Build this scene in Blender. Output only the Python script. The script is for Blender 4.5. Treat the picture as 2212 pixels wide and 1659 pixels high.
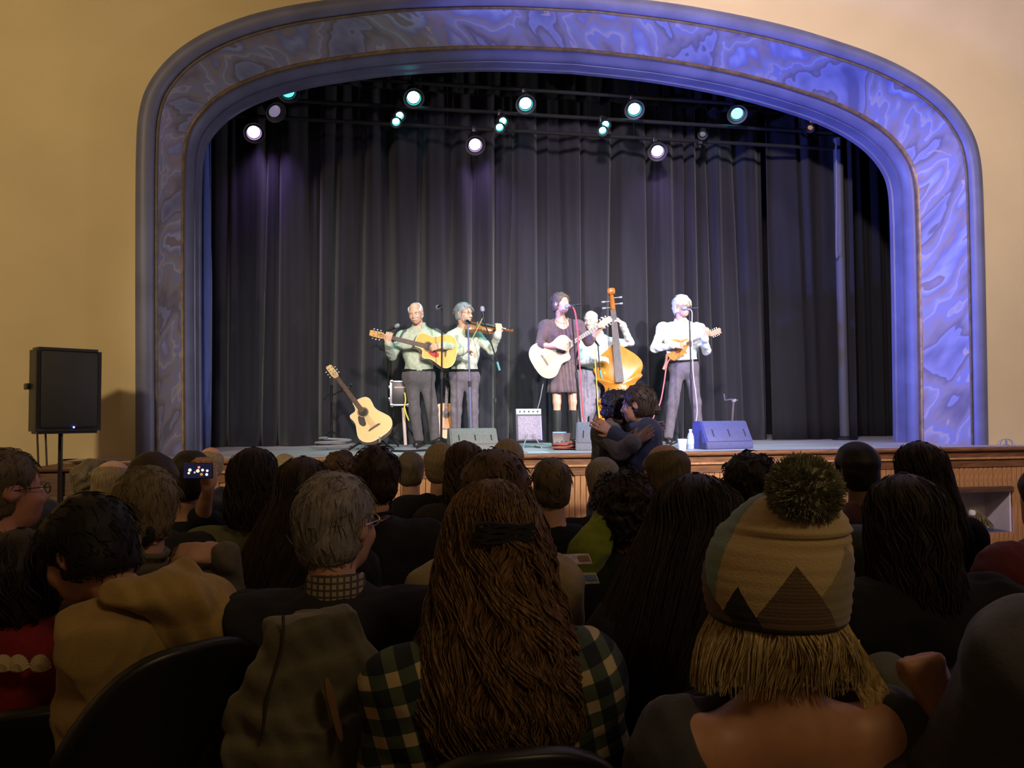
import bpy, bmesh, math, random
import numpy as np
from mathutils import Vector, Matrix
random.seed(7); np.random.seed(7)
C = bpy.context.scene.collection
for _o in list(bpy.data.objects): bpy.data.objects.remove(_o)

# ---------------------------------------------------------------- camera, world, light, exposure
EYE = 1.42                                   # the camera stands at x=0, y=0, this high over the hall floor
F_PX = 1650.0
RT = np.array([0.98596973, -0.16679095, -0.00666825])
UP = np.array([0.00016697, -0.0389623, 0.99924067])
FW = np.array([0.16692411, 0.98522217, 0.03838781])
cd = bpy.data.cameras.new('camera'); cam = bpy.data.objects.new('camera', cd); C.objects.link(cam)
cd.sensor_width = 36.0; cd.lens = 36.0 * F_PX / 2212.0; cd.clip_start = 0.05; cd.clip_end = 100
cam.matrix_world = Matrix(((RT[0], UP[0], -FW[0], 0), (RT[1], UP[1], -FW[1], 0), (RT[2], UP[2], -FW[2], EYE), (0, 0, 0, 1)))
S = bpy.context.scene; S.camera = cam
S.view_settings.view_transform = 'Standard'; S.view_settings.look = 'None'
S.view_settings.exposure = 0.0; S.view_settings.gamma = 1.0; S.view_settings.use_curve_mapping = False
w = bpy.data.worlds.new('world'); S.world = w; w.use_nodes = True
w.node_tree.nodes['Background'].inputs[0].default_value = (0.01, 0.009, 0.008, 1)
w.node_tree.nodes['Background'].inputs[1].default_value = 0.15

def lamp(name, kind, loc, target, energy, col, size=0.3, angle=40, blend=0.5):
    l = bpy.data.lights.new(name, kind); l.energy = energy; l.color = col
    if kind == 'AREA': l.shape = 'DISK'; l.size = size
    else: l.shadow_soft_size = size
    if kind == 'SPOT': l.spot_size = math.radians(angle); l.spot_blend = blend
    o = bpy.data.objects.new(name, l); C.objects.link(o); o.location = loc
    d = Vector(target) - Vector(loc); o.rotation_euler = d.to_track_quat('-Z', 'Y').to_euler()
    return o
STG = EYE - 0.385                            # stage floor height
# house lights left dimmed, warm
lamp('house_light', 'SPOT', (-5.2, -1.5, 6.2), (-3.6, 7.5, 2.7), 1520, (1.0, 0.76, 0.43), 0.35, 74, 1.0)
lamp('house_light', 'AREA', (2.6, -3.6, 6.2), (1.5, 2.4, 0.9), 62, (1.0, 0.70, 0.36), 1.4)
lamp('house_light', 'SPOT', (9.6, -1.5, 6.2), (8.2, 7.5, 3.0), 950, (1.0, 0.86, 0.72), 0.35, 74, 1.0)
# front-of-house spots over the audience
lamp('front_spot', 'SPOT', (-0.8, -3.6, 5.6), (0.0, 8.9, 2.0), 4800, (1.0, 0.93, 0.80), 0.22, 24, 1.0)
lamp('front_spot', 'SPOT', (2.4, -3.6, 5.6), (2.0, 8.9, 1.9), 7200, (1.0, 0.95, 0.90), 0.22, 24, 1.0)
lamp('front_spot', 'SPOT', (5.6, -3.4, 5.6), (3.2, 8.9, 2.0), 7600, (0.97, 0.93, 1.0), 0.22, 24, 1.0)
lamp('violet_wash', 'SPOT', (2.2, -3.0, 5.9), (2.2, 9.6, 2.2), 1100, (0.50, 0.38, 1.0), 0.3, 40, 1.0)
# blue wash across the arch from beside the left jamb, pale pink wash on the upper right wall
lamp('blue_wash', 'SPOT', (-2.45, 6.85, 2.35), (6.4, 6.2, 3.9), 7000, (0.15, 0.19, 1.0), 0.12, 64, 1.0)
lamp('blue_wash', 'SPOT', (-2.45, 6.75, 2.35), (3.9, 7.3, 6.1), 2300, (0.18, 0.20, 1.0), 0.12, 42, 1.0)
lamp('soffit_fill', 'SPOT', (6.75, 6.1, 2.3), (-1.6, 7.8, 4.6), 420, (1.0, 0.86, 0.80), 0.12, 84, 0.8)  # added fill standing in for bounced light on the left soffit
lamp('pink_wash', 'SPOT', (0.5, 1.0, 6.2), (4.6, 7.5, 4.6), 2800, (1.0, 0.83, 0.93), 0.3, 66, 1.0)

# ---------------------------------------------------------------- helpers
def W(px, py, y):
    """the point of the plane at depth y that the photograph shows at pixel px, py"""
    d = (px - 1106.0) / F_PX * RT - (py - 829.5) / F_PX * UP + FW
    t = y / d[1]
    return np.array([d[0] * t, y, EYE + d[2] * t])
def floor_z(y): return -0.030 * max(0.0, min(y, 7.0) - 1.2)

def nodes(m):
    m.use_nodes = True
    return m.node_tree.nodes, m.node_tree.links, m.node_tree.nodes['Principled BSDF']
MATS = {}
def mat(name, col, rough=0.6, var=0.0, scale=20, stretch=(1, 1, 1), bump=0.0, bscale=None, metal=0.0, spec=0.5, emit=None, estr=0.0, sheen=0.0, col2=None, trans=0.0, coat=0.0, detail=4.0):
    if name in MATS: return MATS[name]
    m = bpy.data.materials.new(name); N, L, P = nodes(m)
    P.inputs['Base Color'].default_value = (*col, 1); P.inputs['Roughness'].default_value = rough
    P.inputs['Metallic'].default_value = metal; P.inputs['Specular IOR Level'].default_value = spec
    if sheen: P.inputs['Sheen Weight'].default_value = sheen
    if coat: P.inputs['Coat Weight'].default_value = coat; P.inputs['Coat Roughness'].default_value = 0.08
    if trans: P.inputs['Transmission Weight'].default_value = trans
    if emit: P.inputs['Emission Color'].default_value = (*emit, 1); P.inputs['Emission Strength'].default_value = estr
    if var or bump or col2:
        tc = N.new('ShaderNodeTexCoord'); mp = N.new('ShaderNodeMapping'); mp.inputs['Scale'].default_value = stretch
        L.new(tc.outputs['Object'], mp.inputs['Vector'])
    if var or col2:
        nz = N.new('ShaderNodeTexNoise'); nz.inputs['Scale'].default_value = scale; nz.inputs['Detail'].default_value = detail
        L.new(mp.outputs[0], nz.inputs['Vector'])
        r = N.new('ShaderNodeValToRGB'); L.new(nz.outputs['Fac'], r.inputs[0])
        a = tuple(max(0, c * (1 - var)) for c in col); b = col2 if col2 else tuple(c * (1 + var) for c in col)
        r.color_ramp.elements[0].position = 0.33; r.color_ramp.elements[0].color = (*a, 1)
        r.color_ramp.elements[1].position = 0.67; r.color_ramp.elements[1].color = (*b, 1)
        L.new(r.outputs[0], P.inputs['Base Color'])
    if bump:
        nb = N.new('ShaderNodeTexNoise'); nb.inputs['Scale'].default_value = bscale or scale * 2; nb.inputs['Detail'].default_value = 4
        L.new(mp.outputs[0], nb.inputs['Vector'])
        bp = N.new('ShaderNodeBump'); bp.inputs['Strength'].default_value = bump; bp.inputs['Distance'].default_value = 0.01
        L.new(nb.outputs['Fac'], bp.inputs['Height']); L.new(bp.outputs[0], P.inputs['Normal'])
    MATS[name] = m
    return m

def fast_mesh(name, V, Fq, smooth=True):
    """V (n,3) array, Fq (m,k) array of equal sized polygons"""
    me = bpy.data.meshes.new(name); V = np.asarray(V, np.float32); Fq = np.asarray(Fq, np.int32)
    me.vertices.add(len(V)); me.vertices.foreach_set('co', V.ravel())
    k = Fq.shape[1]; me.loops.add(Fq.size); me.loops.foreach_set('vertex_index', Fq.ravel())
    me.polygons.add(len(Fq)); me.polygons.foreach_set('loop_start', np.arange(len(Fq), dtype=np.int32) * k)
    me.polygons.foreach_set('loop_total', np.full(len(Fq), k, np.int32))
    me.polygons.foreach_set('use_smooth', np.full(len(Fq), smooth, bool))
    me.update(calc_edges=True); me.validate()
    return me
def link(name, me, m=None, parent=None, loc=None):
    o = bpy.data.objects.new(name, me); C.objects.link(o)
    if m is not None:
        for x in (m if isinstance(m, (list, tuple)) else [m]): me.materials.append(x)
    if parent is not None: o.parent = parent
    if loc is not None: o.location = loc
    return o
def tag(o, label=None, cat=None, group=None, kind=None):
    if label: o['label'] = label
    if cat: o['category'] = cat
    if group: o['group'] = group
    if kind: o['kind'] = kind
    return o
def thing(name, label, cat, loc=(0, 0, 0), group=None, rot=None):
    o = bpy.data.objects.new(name, None); C.objects.link(o); o.location = tuple(float(c) for c in loc); o.empty_display_size = 0.1
    if rot is not None:
        o.rotation_mode = 'QUATERNION'; o.rotation_quaternion = Matrix(rot).to_quaternion() if not isinstance(rot, Matrix) else rot.to_quaternion()
    return tag(o, label, cat, group)
def obj(name, bm, m, parent=None, loc=None, smooth=True, ang=35):
    me = bpy.data.meshes.new(name); bmesh.ops.recalc_face_normals(bm, faces=bm.faces[:]); bm.to_mesh(me); bm.free()
    if smooth:
        me.polygons.foreach_set('use_smooth', np.ones(len(me.polygons), bool)); me.set_sharp_from_angle(angle=math.radians(ang))
    return link(name, me, m, parent, loc)
def BM(): return bmesh.new()
def box(bm, c, s, bev=0.0, rot=None, seg=2):
    r = bmesh.ops.create_cube(bm, size=1.0); vs = r['verts']
    M = Matrix.Translation(Vector(c)) @ (rot.to_4x4() if rot is not None else Matrix.Identity(4)) @ Matrix.Diagonal((*s, 1))
    bmesh.ops.transform(bm, matrix=M, verts=vs)
    if bev:
        es = list({e for v in vs for e in v.link_edges})
        bmesh.ops.bevel(bm, geom=es, offset=bev, segments=seg, affect='EDGES', profile=0.5)
    return bm
def frame_from(d, hint=(0, 0, 1)):
    d = Vector(d).normalized(); h = Vector(hint)
    if abs(d.dot(h)) > 0.98: h = Vector((0, 1, 0)) if abs(d.y) < 0.9 else Vector((1, 0, 0))
    a = h.cross(d).normalized(); b = d.cross(a)
    return a, b, d
def tube(bm, pts, r, n=8, cap=True, flat=1.0):
    pts = [Vector(p) for p in pts]; rs = r if isinstance(r, (list, tuple)) else [r] * len(pts)
    rings = []; pa = None
    for i, p in enumerate(pts):
        d = (pts[min(i + 1, len(pts) - 1)] - pts[max(i - 1, 0)])
        if d.length < 1e-9: d = Vector((0, 0, 1))
        d.normalize()
        if pa is None: a, b, _ = frame_from(d)
        else:
            a = (pa - d * pa.dot(d))
            a = a.normalized() if a.length > 1e-6 else frame_from(d)[0]
            b = d.cross(a)
        pa = a
        rings.append([bm.verts.new(p + (a * math.cos(2 * math.pi * k / n) + b * math.sin(2 * math.pi * k / n) * flat) * rs[i]) for k in range(n)])
    for A, B in zip(rings, rings[1:]):
        for k in range(n): bm.faces.new((A[k], A[(k + 1) % n], B[(k + 1) % n], B[k]))
    if cap:
        bm.faces.new(rings[0][::-1]); bm.faces.new(rings[-1])
    return bm
def smooth_path(pts, n=8):
    P = [np.array(p, float) for p in pts]; out = []
    for i in range(len(P) - 1):
        p0 = P[max(i - 1, 0)]; p1 = P[i]; p2 = P[i + 1]; p3 = P[min(i + 2, len(P) - 1)]
        for k in range(n):
            t = k / n
            out.append(0.5 * ((2 * p1) + (-p0 + p2) * t + (2 * p0 - 5 * p1 + 4 * p2 - p3) * t * t + (-p0 + 3 * p1 - 3 * p2 + p3) * t ** 3))
    out.append(P[-1]); return out
def lathe(bm, prof, c=(0, 0, 0), axis=(0, 0, 1), n=24, sx=1.0, sy=1.0):
    a, b, d = frame_from(axis); c = Vector(c); rings = []
    for r, z in prof:
        rings.append([bm.verts.new(c + d * z + (a * math.cos(2 * math.pi * k / n) * sx + b * math.sin(2 * math.pi * k / n) * sy) * max(r, 1e-4)) for k in range(n)])
    for A, B in zip(rings, rings[1:]):
        for k in range(n): bm.faces.new((A[k], A[(k + 1) % n], B[(k + 1) % n], B[k]))
    bm.faces.new(rings[0][::-1]); bm.faces.new(rings[-1]); return bm
def prism(bm, outline, z0, z1, bev=0.0, shrink=1.0):
    """closed outline of (x,y) extruded from z0 to z1"""
    A = [bm.verts.new((x, y, z0)) for x, y in outline]; B = [bm.verts.new((x * shrink, y * shrink, z1)) for x, y in outline]
    n = len(outline)
    for k in range(n): bm.faces.new((A[k], A[(k + 1) % n], B[(k + 1) % n], B[k]))
    f0 = bm.faces.new(A[::-1]); f1 = bm.faces.new(B)
    if bev: bmesh.ops.bevel(bm, geom=list(f0.edges) + list(f1.edges), offset=bev, segments=2, affect='EDGES')
    return bm
def grid_mesh(name, P, closed_u=False, uv=None, smooth=True, closed_v=False):
    """P (nu,nv,3) array -> quad grid mesh; uv (nu,nv,2)"""
    nu, nv = P.shape[:2]; idx = np.arange(nu * nv).reshape(nu, nv)
    iu = np.arange(nu if closed_u else nu - 1); iv = np.arange(nv if closed_v else nv - 1)
    A = idx[np.ix_(iu, iv)]; B = idx[np.ix_((iu + 1) % nu, iv)]; Cc = idx[np.ix_((iu + 1) % nu, (iv + 1) % nv)]; D = idx[np.ix_(iu, (iv + 1) % nv)]
    Fq = np.stack([A, B, Cc, D], -1).reshape(-1, 4)
    me = fast_mesh(name, P.reshape(-1, 3), Fq, smooth)
    if uv is not None:
        l = me.uv_layers.new(name='UVMap'); vi = np.empty(len(me.loops), np.int32); me.loops.foreach_get('vertex_index', vi)
        l.data.foreach_set('uv', uv.reshape(-1, 2)[vi].astype(np.float32).ravel())
    return me
def catmull(P, n):
    P = np.array(P, float); out = []
    for i in range(len(P) - 1):
        p0 = P[i - 1] if i else 2 * P[0] - P[1]; p1, p2 = P[i], P[i + 1]; p3 = P[i + 2] if i + 2 < len(P) else 2 * P[-1] - P[-2]
        for t in np.arange(n) / n:
            out.append(0.5 * (2 * p1 + (p2 - p0) * t + (2 * p0 - 5 * p1 + 4 * p2 - p3) * t * t + (3 * p1 - p0 - 3 * p2 + p3) * t ** 3))
    out.append(P[-1]); return np.array(out)

# ---------------------------------------------------------------- soft bodies: a smooth-union distance field meshed by surface nets
class Field:
    def __init__(self, lo, hi, vox):
        self.lo = np.array(lo, float); self.v = vox
        self.n = np.maximum(4, np.ceil((np.array(hi, float) - self.lo) / vox).astype(int) + 1)
        self.d = np.full(self.n, 0.5, np.float32)
    def _win(self, lo, hi):
        a = np.clip(np.floor((lo - self.lo) / self.v).astype(int), 0, self.n); b = np.clip(np.ceil((hi - self.lo) / self.v).astype(int) + 1, 0, self.n)
        if np.any(b <= a): return None
        ax = [(self.lo[i] + self.v * np.arange(a[i], b[i])).astype(np.float32) for i in range(3)]
        return tuple(slice(a[i], b[i]) for i in range(3)), ax[0][:, None, None], ax[1][None, :, None], ax[2][None, None, :]
    def _put(self, sl, d, k, neg=False):
        a = self.d[sl]
        if neg:
            k = max(k, 1e-4); h = np.clip(0.5 - 0.5 * (a + d) / k, 0, 1); self.d[sl] = a * (1 - h) - d * h + k * h * (1 - h)
        elif k <= 1e-5: self.d[sl] = np.minimum(a, d)
        else:
            h = np.clip(0.5 + 0.5 * (a - d) / k, 0, 1); self.d[sl] = a * (1 - h) + d * h - k * h * (1 - h)
    def cap(self, a, b, ra, rb=None, k=0.02, neg=False, flat=None):
        a = np.array(a, float); b = np.array(b, float); rb = ra if rb is None else rb; pad = max(ra, rb) + k + 3 * self.v
        wn = self._win(np.minimum(a, b) - pad, np.maximum(a, b) + pad)
        if wn is None: return
        sl, X, Y, Z = wn; ba = b - a; bb = float(ba @ ba) + 1e-12
        h = np.clip(((X - a[0]) * ba[0] + (Y - a[1]) * ba[1] + (Z - a[2]) * ba[2]) / bb, 0, 1)
        d = np.sqrt((X - a[0] - h * ba[0]) ** 2 + (Y - a[1] - h * ba[1]) ** 2 + (Z - a[2] - h * ba[2]) ** 2) - (ra + (rb - ra) * h)
        self._put(sl, d, k, neg)
    def ell(self, c, r, R=None, k=0.02, neg=False):
        c = np.array(c, float); r = np.array(r, float); R = np.eye(3) if R is None else R; pad = max(r) + k + 3 * self.v
        wn = self._win(c - pad, c + pad)
        if wn is None: return
        sl, X, Y, Z = wn; X = X - c[0]; Y = Y - c[1]; Z = Z - c[2]
        q = [(X * R[0, i] + Y * R[1, i] + Z * R[2, i]) for i in range(3)]
        k0 = np.sqrt(sum((q[i] / r[i]) ** 2 for i in range(3))); k1 = np.sqrt(sum((q[i] / r[i] ** 2) ** 2 for i in range(3))) + 1e-6
        self._put(sl, k0 * (k0 - 1) / k1, k, neg)
    def cut(self, p, n, k=0.005):
        """remove the half space on the side n points to"""
        p = np.array(p, float); n = np.array(n, float); n = n / np.linalg.norm(n)
        ax = [(self.lo[i] + self.v * np.arange(self.n[i])).astype(np.float32) for i in range(3)]
        d = -((ax[0] - p[0])[:, None, None] * n[0] + (ax[1] - p[1])[None, :, None] * n[1] + (ax[2] - p[2])[None, None, :] * n[2])
        self.d = np.maximum(self.d, -d)
    def mesh(self):
        d = self.d.copy()
        for s in ((0,), (-1,)):
            d[s[0], :, :] = 0.1; d[:, s[0], :] = 0.1; d[:, :, s[0]] = 0.1
        ins = d < 0; n = d.shape
        cnt = np.zeros((n[0] - 1, n[1] - 1, n[2] - 1), np.int8)
        off = [(i, j, k) for i in (0, 1) for j in (0, 1) for k in (0, 1)]
        for i, j, k in off: cnt += ins[i:n[0] - 1 + i, j:n[1] - 1 + j, k:n[2] - 1 + k]
        act = (cnt > 0) & (cnt < 8); ids = np.full(act.shape, -1, np.int32); I = np.argwhere(act); ids[act] = np.arange(len(I))
        cv = np.stack([d[I[:, 0] + i, I[:, 1] + j, I[:, 2] + k] for i, j, k in off], 1)
        acc = np.zeros((len(I), 3)); num = np.zeros(len(I)); offa = np.array(off, float)
        for e0 in range(8):
            for ax in range(3):
                if off[e0][ax]: continue
                t = list(off[e0]); t[ax] = 1; e1 = off.index(tuple(t)); a = cv[:, e0]; b = cv[:, e1]; m = (a < 0) != (b < 0)
                f = np.where(m, a / np.where(m, a - b, 1), 0); p = offa[e0][None] + f[:, None] * (offa[e1] - offa[e0])[None]
                acc += p * m[:, None]; num += m
        V = (I + acc / np.maximum(num, 1)[:, None]) * self.v + self.lo
        Q = []
        for ax in range(3):
            b, c = [(1, 2), (2, 0), (0, 1)][ax]
            s0 = [slice(1, n[0] - 1)] * 3; s0 = [slice(1, n[i] - 1) for i in range(3)]; s0[ax] = slice(0, n[ax] - 1); s1 = list(s0); s1[ax] = slice(1, n[ax])
            A = ins[tuple(s0)]; B = ins[tuple(s1)]
            for flip, msk in ((False, A & ~B), (True, ~A & B)):
                E = np.argwhere(msk)
                if not len(E): continue
                E = E + np.array([1 if i != ax else 0 for i in range(3)])
                def at(db, dc):
                    G = E.copy(); G[:, b] -= db; G[:, c] -= dc; return ids[G[:, 0], G[:, 1], G[:, 2]]
                q = np.stack([at(1, 1), at(0, 1), at(0, 0), at(1, 0)], 1)
                Q.append(q[:, ::-1] if flip else q)
        return V, (np.concatenate(Q) if Q else np.zeros((0, 4), np.int32))
def lump(V, amp, freq, seed=0):
    """cheap smooth noise displacement vectors for cloth and hair"""
    r = np.random.RandomState(seed); out = np.zeros_like(V)
    for i in range(5):
        k = r.normal(size=3); k = k / np.linalg.norm(k) * freq * (1 + 0.5 * i); a = r.normal(size=3)
        out += np.sin(V @ k + r.rand() * 6.28)[:, None] * a[None] / (1 + 0.5 * i)
    return V + out * amp * 0.6
# ---------------------------------------------------------------- the hall and the proscenium (structure)
X0 = 2.19; YW = 7.5                          # centre of the arch, wall plane
XL, XR, YB, YS, ZC = -6.6, 11.2, -5.0, 12.2, 6.6
M_wall = mat('cream_plaster', (0.62, 0.50, 0.29), 0.85, 0.05, 1.2, bump=0.06, bscale=30)
M_floor = mat('hall_floor', (0.05, 0.032, 0.02), 0.5, 0.2, 4, bump=0.03)
M_black = mat('black_paint', (0.012, 0.012, 0.014), 0.85, 0.2, 6)
M_wood = mat('oiled_oak', (0.17, 0.065, 0.02), 0.45, 0.3, 6, (1, 8, 8), 0.05, col2=(0.27, 0.11, 0.032))
M_oak = mat('orange_oak', (0.50, 0.23, 0.075), 0.5, 0.22, 5, (9, 9, 1), 0.05, col2=(0.60, 0.30, 0.11))
M_darkwood = mat('dark_wood', (0.10, 0.045, 0.02), 0.5, 0.3, 6, (1, 8, 8), 0.05)
M_gold = mat('gold_paint', (0.26, 0.16, 0.06), 0.45, 0.3, 12, metal=0.4); M_gold2 = mat('dull_bronze_paint', (0.10, 0.075, 0.055), 0.6, 0.3, 12)
M_mould = mat('slate_blue_moulding', (0.115, 0.12, 0.205), 0.5, 0.16, 3, (1, 1, 1), 0.05)

def struct(o): o['kind'] = 'structure'; return o
def quad_obj(name, pts, m, n=1):
    bm = BM(); bm.faces.new([bm.verts.new(p) for p in pts]); return struct(obj(name, bm, m, smooth=False))
bm = BM()
ys = [-5.0, 1.2, 7.0, 7.5]
rows = [[bm.verts.new((XL, y, floor_z(y))), bm.verts.new((XR, y, floor_z(y)))] for y in ys]
low = [bm.verts.new((x, y, -0.4)) for x, y in ((XL, -5.0), (XR, -5.0), (XR, 7.5), (XL, 7.5))]
for a, b in zip(rows, rows[1:]): bm.faces.new((a[0], a[1], b[1], b[0]))
bm.faces.new(low[::-1])
struct(obj('floor', bm, M_floor, smooth=False))
def slab(name, c, s, m):
    bm = BM(); box(bm, c, s); return struct(obj(name, bm, m, smooth=False))
slab('wall_left', (XL - 0.1, 1.25, 3.1), (0.2, 12.5, 7.0), M_wall)
slab('wall_right', (XR + 0.1, 1.25, 3.1), (0.2, 12.5, 7.0), M_wall)
slab('wall_back', (2.3, YB - 0.1, 3.1), (18, 0.2, 7.0), M_wall)
slab('ceiling', (2.3, 1.25, ZC + 0.1), (18, 12.7, 0.2), M_wall)
slab('wall_stage_back', (2.3, YS + 0.1, 3.3), (15.6, 0.2, 6.6), M_black)
slab('wall_stage_left', (-5.4, 9.95, 3.3), (0.2, 4.4, 6.6), M_black)
slab('wall_stage_right', (10.0, 9.95, 3.3), (0.2, 4.4, 6.6), M_black)
slab('ceiling_stage', (2.3, 9.95, 6.7), (15.6, 4.6, 0.2), M_black)

HALF = [(4.42, -.385), (4.44, 1.0), (4.45, 2.0), (4.45, 2.45), (4.435, 2.78), (4.37, 3.05), (4.22, 3.30), (4.0, 3.52), (3.7, 3.71), (3.3, 3.88), (2.8, 4.02), (2.0, 4.18), (1.0, 4.29), (0, 4.33)]
h = catmull(HALF, 9); PATH = np.concatenate([np.stack([-h[:, 0], h[:, 1]], 1), h[::-1][1:]]); PATH[:, 0] += X0; PATH[:, 1] += EYE
tg = np.gradient(PATH, axis=0); tg /= np.linalg.norm(tg, axis=1)[:, None]; NRM = np.stack([tg[:, 1], -tg[:, 0]], 1)   # points into the opening
ARC = np.concatenate([[0], np.cumsum(np.linalg.norm(np.diff(PATH, axis=0), axis=1))])
def rail(off, y):
    q = PATH + NRM * off; q[:, 1] = np.maximum(q[:, 1], 0); q[0, 1] = q[-1, 1] = STG if y > 7.1 else STG
    return np.stack([q[:, 0], np.full(len(q), y), q[:, 1]], 1)
def sweep(name, sec, m, parent):
    P = np.stack([rail(o, y) for o, y in sec], 1); v = np.linspace(0, 1, len(sec))
    uv = np.stack([np.repeat(ARC[:, None], len(sec), 1), np.repeat(v[None], len(ARC), 0)], -1)
    me = grid_mesh(name, P, uv=uv); me.set_sharp_from_angle(angle=math.radians(40)); return link(name, me, m, parent)
# painted band: cloudy marbling along the arch
M_band = bpy.data.materials.new('marbled_band'); N, L, Pn = nodes(M_band)
uvn = N.new('ShaderNodeUVMap'); mp = N.new('ShaderNodeMapping'); mp.inputs['Scale'].default_value = (1.0, 0.62, 1); mp.inputs['Rotation'].default_value = (0, 0, 0.75); L.new(uvn.outputs[0], mp.inputs[0])
mp2 = N.new('ShaderNodeMapping'); mp2.inputs['Scale'].default_value = (1.0, 0.42, 1); L.new(mp.outputs[0], mp2.inputs[0])
n1 = N.new('ShaderNodeTexNoise'); n1.inputs['Scale'].default_value = 1.9; n1.inputs['Detail'].default_value = 3.5; n1.inputs['Roughness'].default_value = 0.5; n1.inputs['Distortion'].default_value = 0.25; L.new(mp2.outputs[0], n1.inputs[0])
r1 = N.new('ShaderNodeValToRGB'); L.new(n1.outputs['Fac'], r1.inputs[0]); cr = r1.color_ramp
for i, (p, c) in enumerate([(0.30, (0.15, 0.145, 0.21)), (0.405, (0.30, 0.30, 0.40)), (0.415, (0.17, 0.15, 0.17)), (0.465, (0.31, 0.26, 0.25)), (0.50, (0.25, 0.26, 0.40)), (0.508, (0.48, 0.40, 0.32)), (0.53, (0.28, 0.29, 0.38)), (0.575, (0.33, 0.24, 0.19)), (0.585, (0.21, 0.21, 0.34)), (0.65, (0.40, 0.42, 0.52)), (0.66, (0.26, 0.19, 0.17)), (0.75, (0.30, 0.31, 0.42))]):
    e = cr.elements[i] if i < 2 else cr.elements.new(p); e.position = p; e.color = (*c, 1)
n2 = N.new('ShaderNodeTexNoise'); n2.inputs['Scale'].default_value = 3.4; n2.inputs['Detail'].default_value = 3; n2.inputs['Distortion'].default_value = 1.6; L.new(mp.outputs[0], n2.inputs[0])
r2 = N.new('ShaderNodeValToRGB'); L.new(n2.outputs['Fac'], r2.inputs[0]); r2.color_ramp.elements[0].position = 0.70; r2.color_ramp.elements[1].position = 0.72
r2.color_ramp.elements[0].color = (0, 0, 0, 1); r2.color_ramp.elements[1].color = (0.8, 0.8, 0.8, 1)
mx = N.new('ShaderNodeMix'); mx.data_type = 'RGBA'; L.new(r2.outputs[0], mx.inputs[0]); L.new(r1.outputs[0], mx.inputs[6]); mx.inputs[7].default_value = (0.55, 0.42, 0.28, 1)
L.new(mx.outputs[2], Pn.inputs['Base Color']); Pn.inputs['Roughness'].default_value = 0.6
bp = N.new('ShaderNodeBump'); bp.inputs['Strength'].default_value = 0.35; bp.inputs['Distance'].default_value = 0.03; L.new(n1.outputs['Fac'], bp.inputs['Height']); L.new(bp.outputs[0], Pn.inputs['Normal'])

arch = thing('proscenium_arch', None, None, (X0, YW, STG)); arch['kind'] = 'structure'; arch['label'] = 'blue marbled proscenium arch with gold beads framing the stage'
def under(o, par):
    o.location = -Vector(par.location); return o
a = np.linspace(0, math.pi, 13)
under(sweep('outer_moulding', [(0.0825 * (1 - math.cos(t)), 7.5 - 0.075 * math.sin(t)) for t in a], M_mould, arch), arch)
under(sweep('gold_bead', [(0.165 + 0.015 * (1 - math.cos(t)), 7.505 - 0.016 * math.sin(t)) for t in np.linspace(0, math.pi, 6)], M_gold2, arch), arch)
under(sweep('painted_band', [(0.194, 7.505)] + [(0.194 + 0.03 * t - 0.03 * math.sin(t * math.pi), 7.505 + 0.70 * t) for t in np.linspace(0.0, 1, 9)], M_band, arch), arch)
under(sweep('gold_bead', [(0.220 + 0.004 * (1 - math.cos(t)) + 0.02 * math.sin(t), 8.205 + 0.035 * (1 - math.cos(t))) for t in np.linspace(0, math.pi, 7)], M_gold, arch), arch)
under(sweep('inner_moulding', [(0.228, 8.275)] + [(0.232 + 0.03 * (1 - math.cos(t)) + 0.028 * math.sin(t), 8.275 + 0.07 * (1 - math.cos(t))) for t in np.linspace(0, math.pi, 9)], M_mould, arch), arch)
under(sweep('inner_step', [(0.285, 8.415), (0.315, 8.42), (0.32, 8.55), (0.335, 8.56), (0.335, 8.62), (0.0, 8.63)], M_mould, arch), arch)
# the wall round the arch
sp = next(i for i in range(len(PATH)) if PATH[i, 1] > EYE + 2.6); n = len(PATH); cr_ = n // 2
outer = []
for i, (x, z) in enumerate(PATH):
    j = i if i <= cr_ else n - 1 - i; sx = XL if i <= cr_ else XR
    if j <= sp: outer.append((sx, z))
    else:
        t = (j - sp) / (cr_ - sp); zs = PATH[sp, 1]
        if t < 0.3: outer.append((sx, zs + (ZC - zs) * t / 0.3))
        else: outer.append((sx + (X0 - sx) * (t - 0.3) / 0.7, ZC))
P = np.stack([np.stack([PATH[:, 0], np.full(n, YW), PATH[:, 1]], 1), np.array([(x, YW, z) for x, z in outer])], 1)
wf = struct(link('wall_front', grid_mesh('wall_front', P, smooth=False), M_wall))
slab('wall_under_left', ((XL - 2.85) / 2, YW + 0.1, (STG - 0.4) / 2), (-2.85 - XL, 0.2, STG + 0.4), M_wall)
slab('baseboard_left', ((XL - 2.85) / 2, YW - 0.03, 0.28), (-2.85 - XL, 0.05, 0.98), M_darkwood)

# the stage: floor, nosing, fascia boards, vertical boards and a niche
M_stage = mat('stage_floor_paint', (0.42, 0.40, 0.43), 0.55, 0.35, 3, (0.4, 3, 1), 0.04)
stage = thing('stage', None, None, (X0, 7.1, floor_z(7.1))); stage['kind'] = 'structure'; stage['label'] = 'raised wooden stage with oak front'
SX0, SX1 = -2.72, XR
sl = Vector(stage.location)
def spart(name, c, s, m, bev=0.0):
    bm = BM(); box(bm, c, s, bev); o = obj(name, bm, m, stage, smooth=False); o.location = -sl; return o
spart('stage_floor', ((SX0 + SX1) / 2, 9.65, STG - 0.05), (SX1 - SX0 - 0.02, 5.1, 0.1), M_stage)
spart('nosing', ((SX0 + SX1) / 2, 7.075, STG - 0.02), (SX1 - SX0, 0.075, 0.044), M_wood, 0.015)
spart('fascia_board', ((SX0 + SX1) / 2, 7.095, STG - 0.075), (SX1 - SX0, 0.03, 0.066), M_wood)
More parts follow.
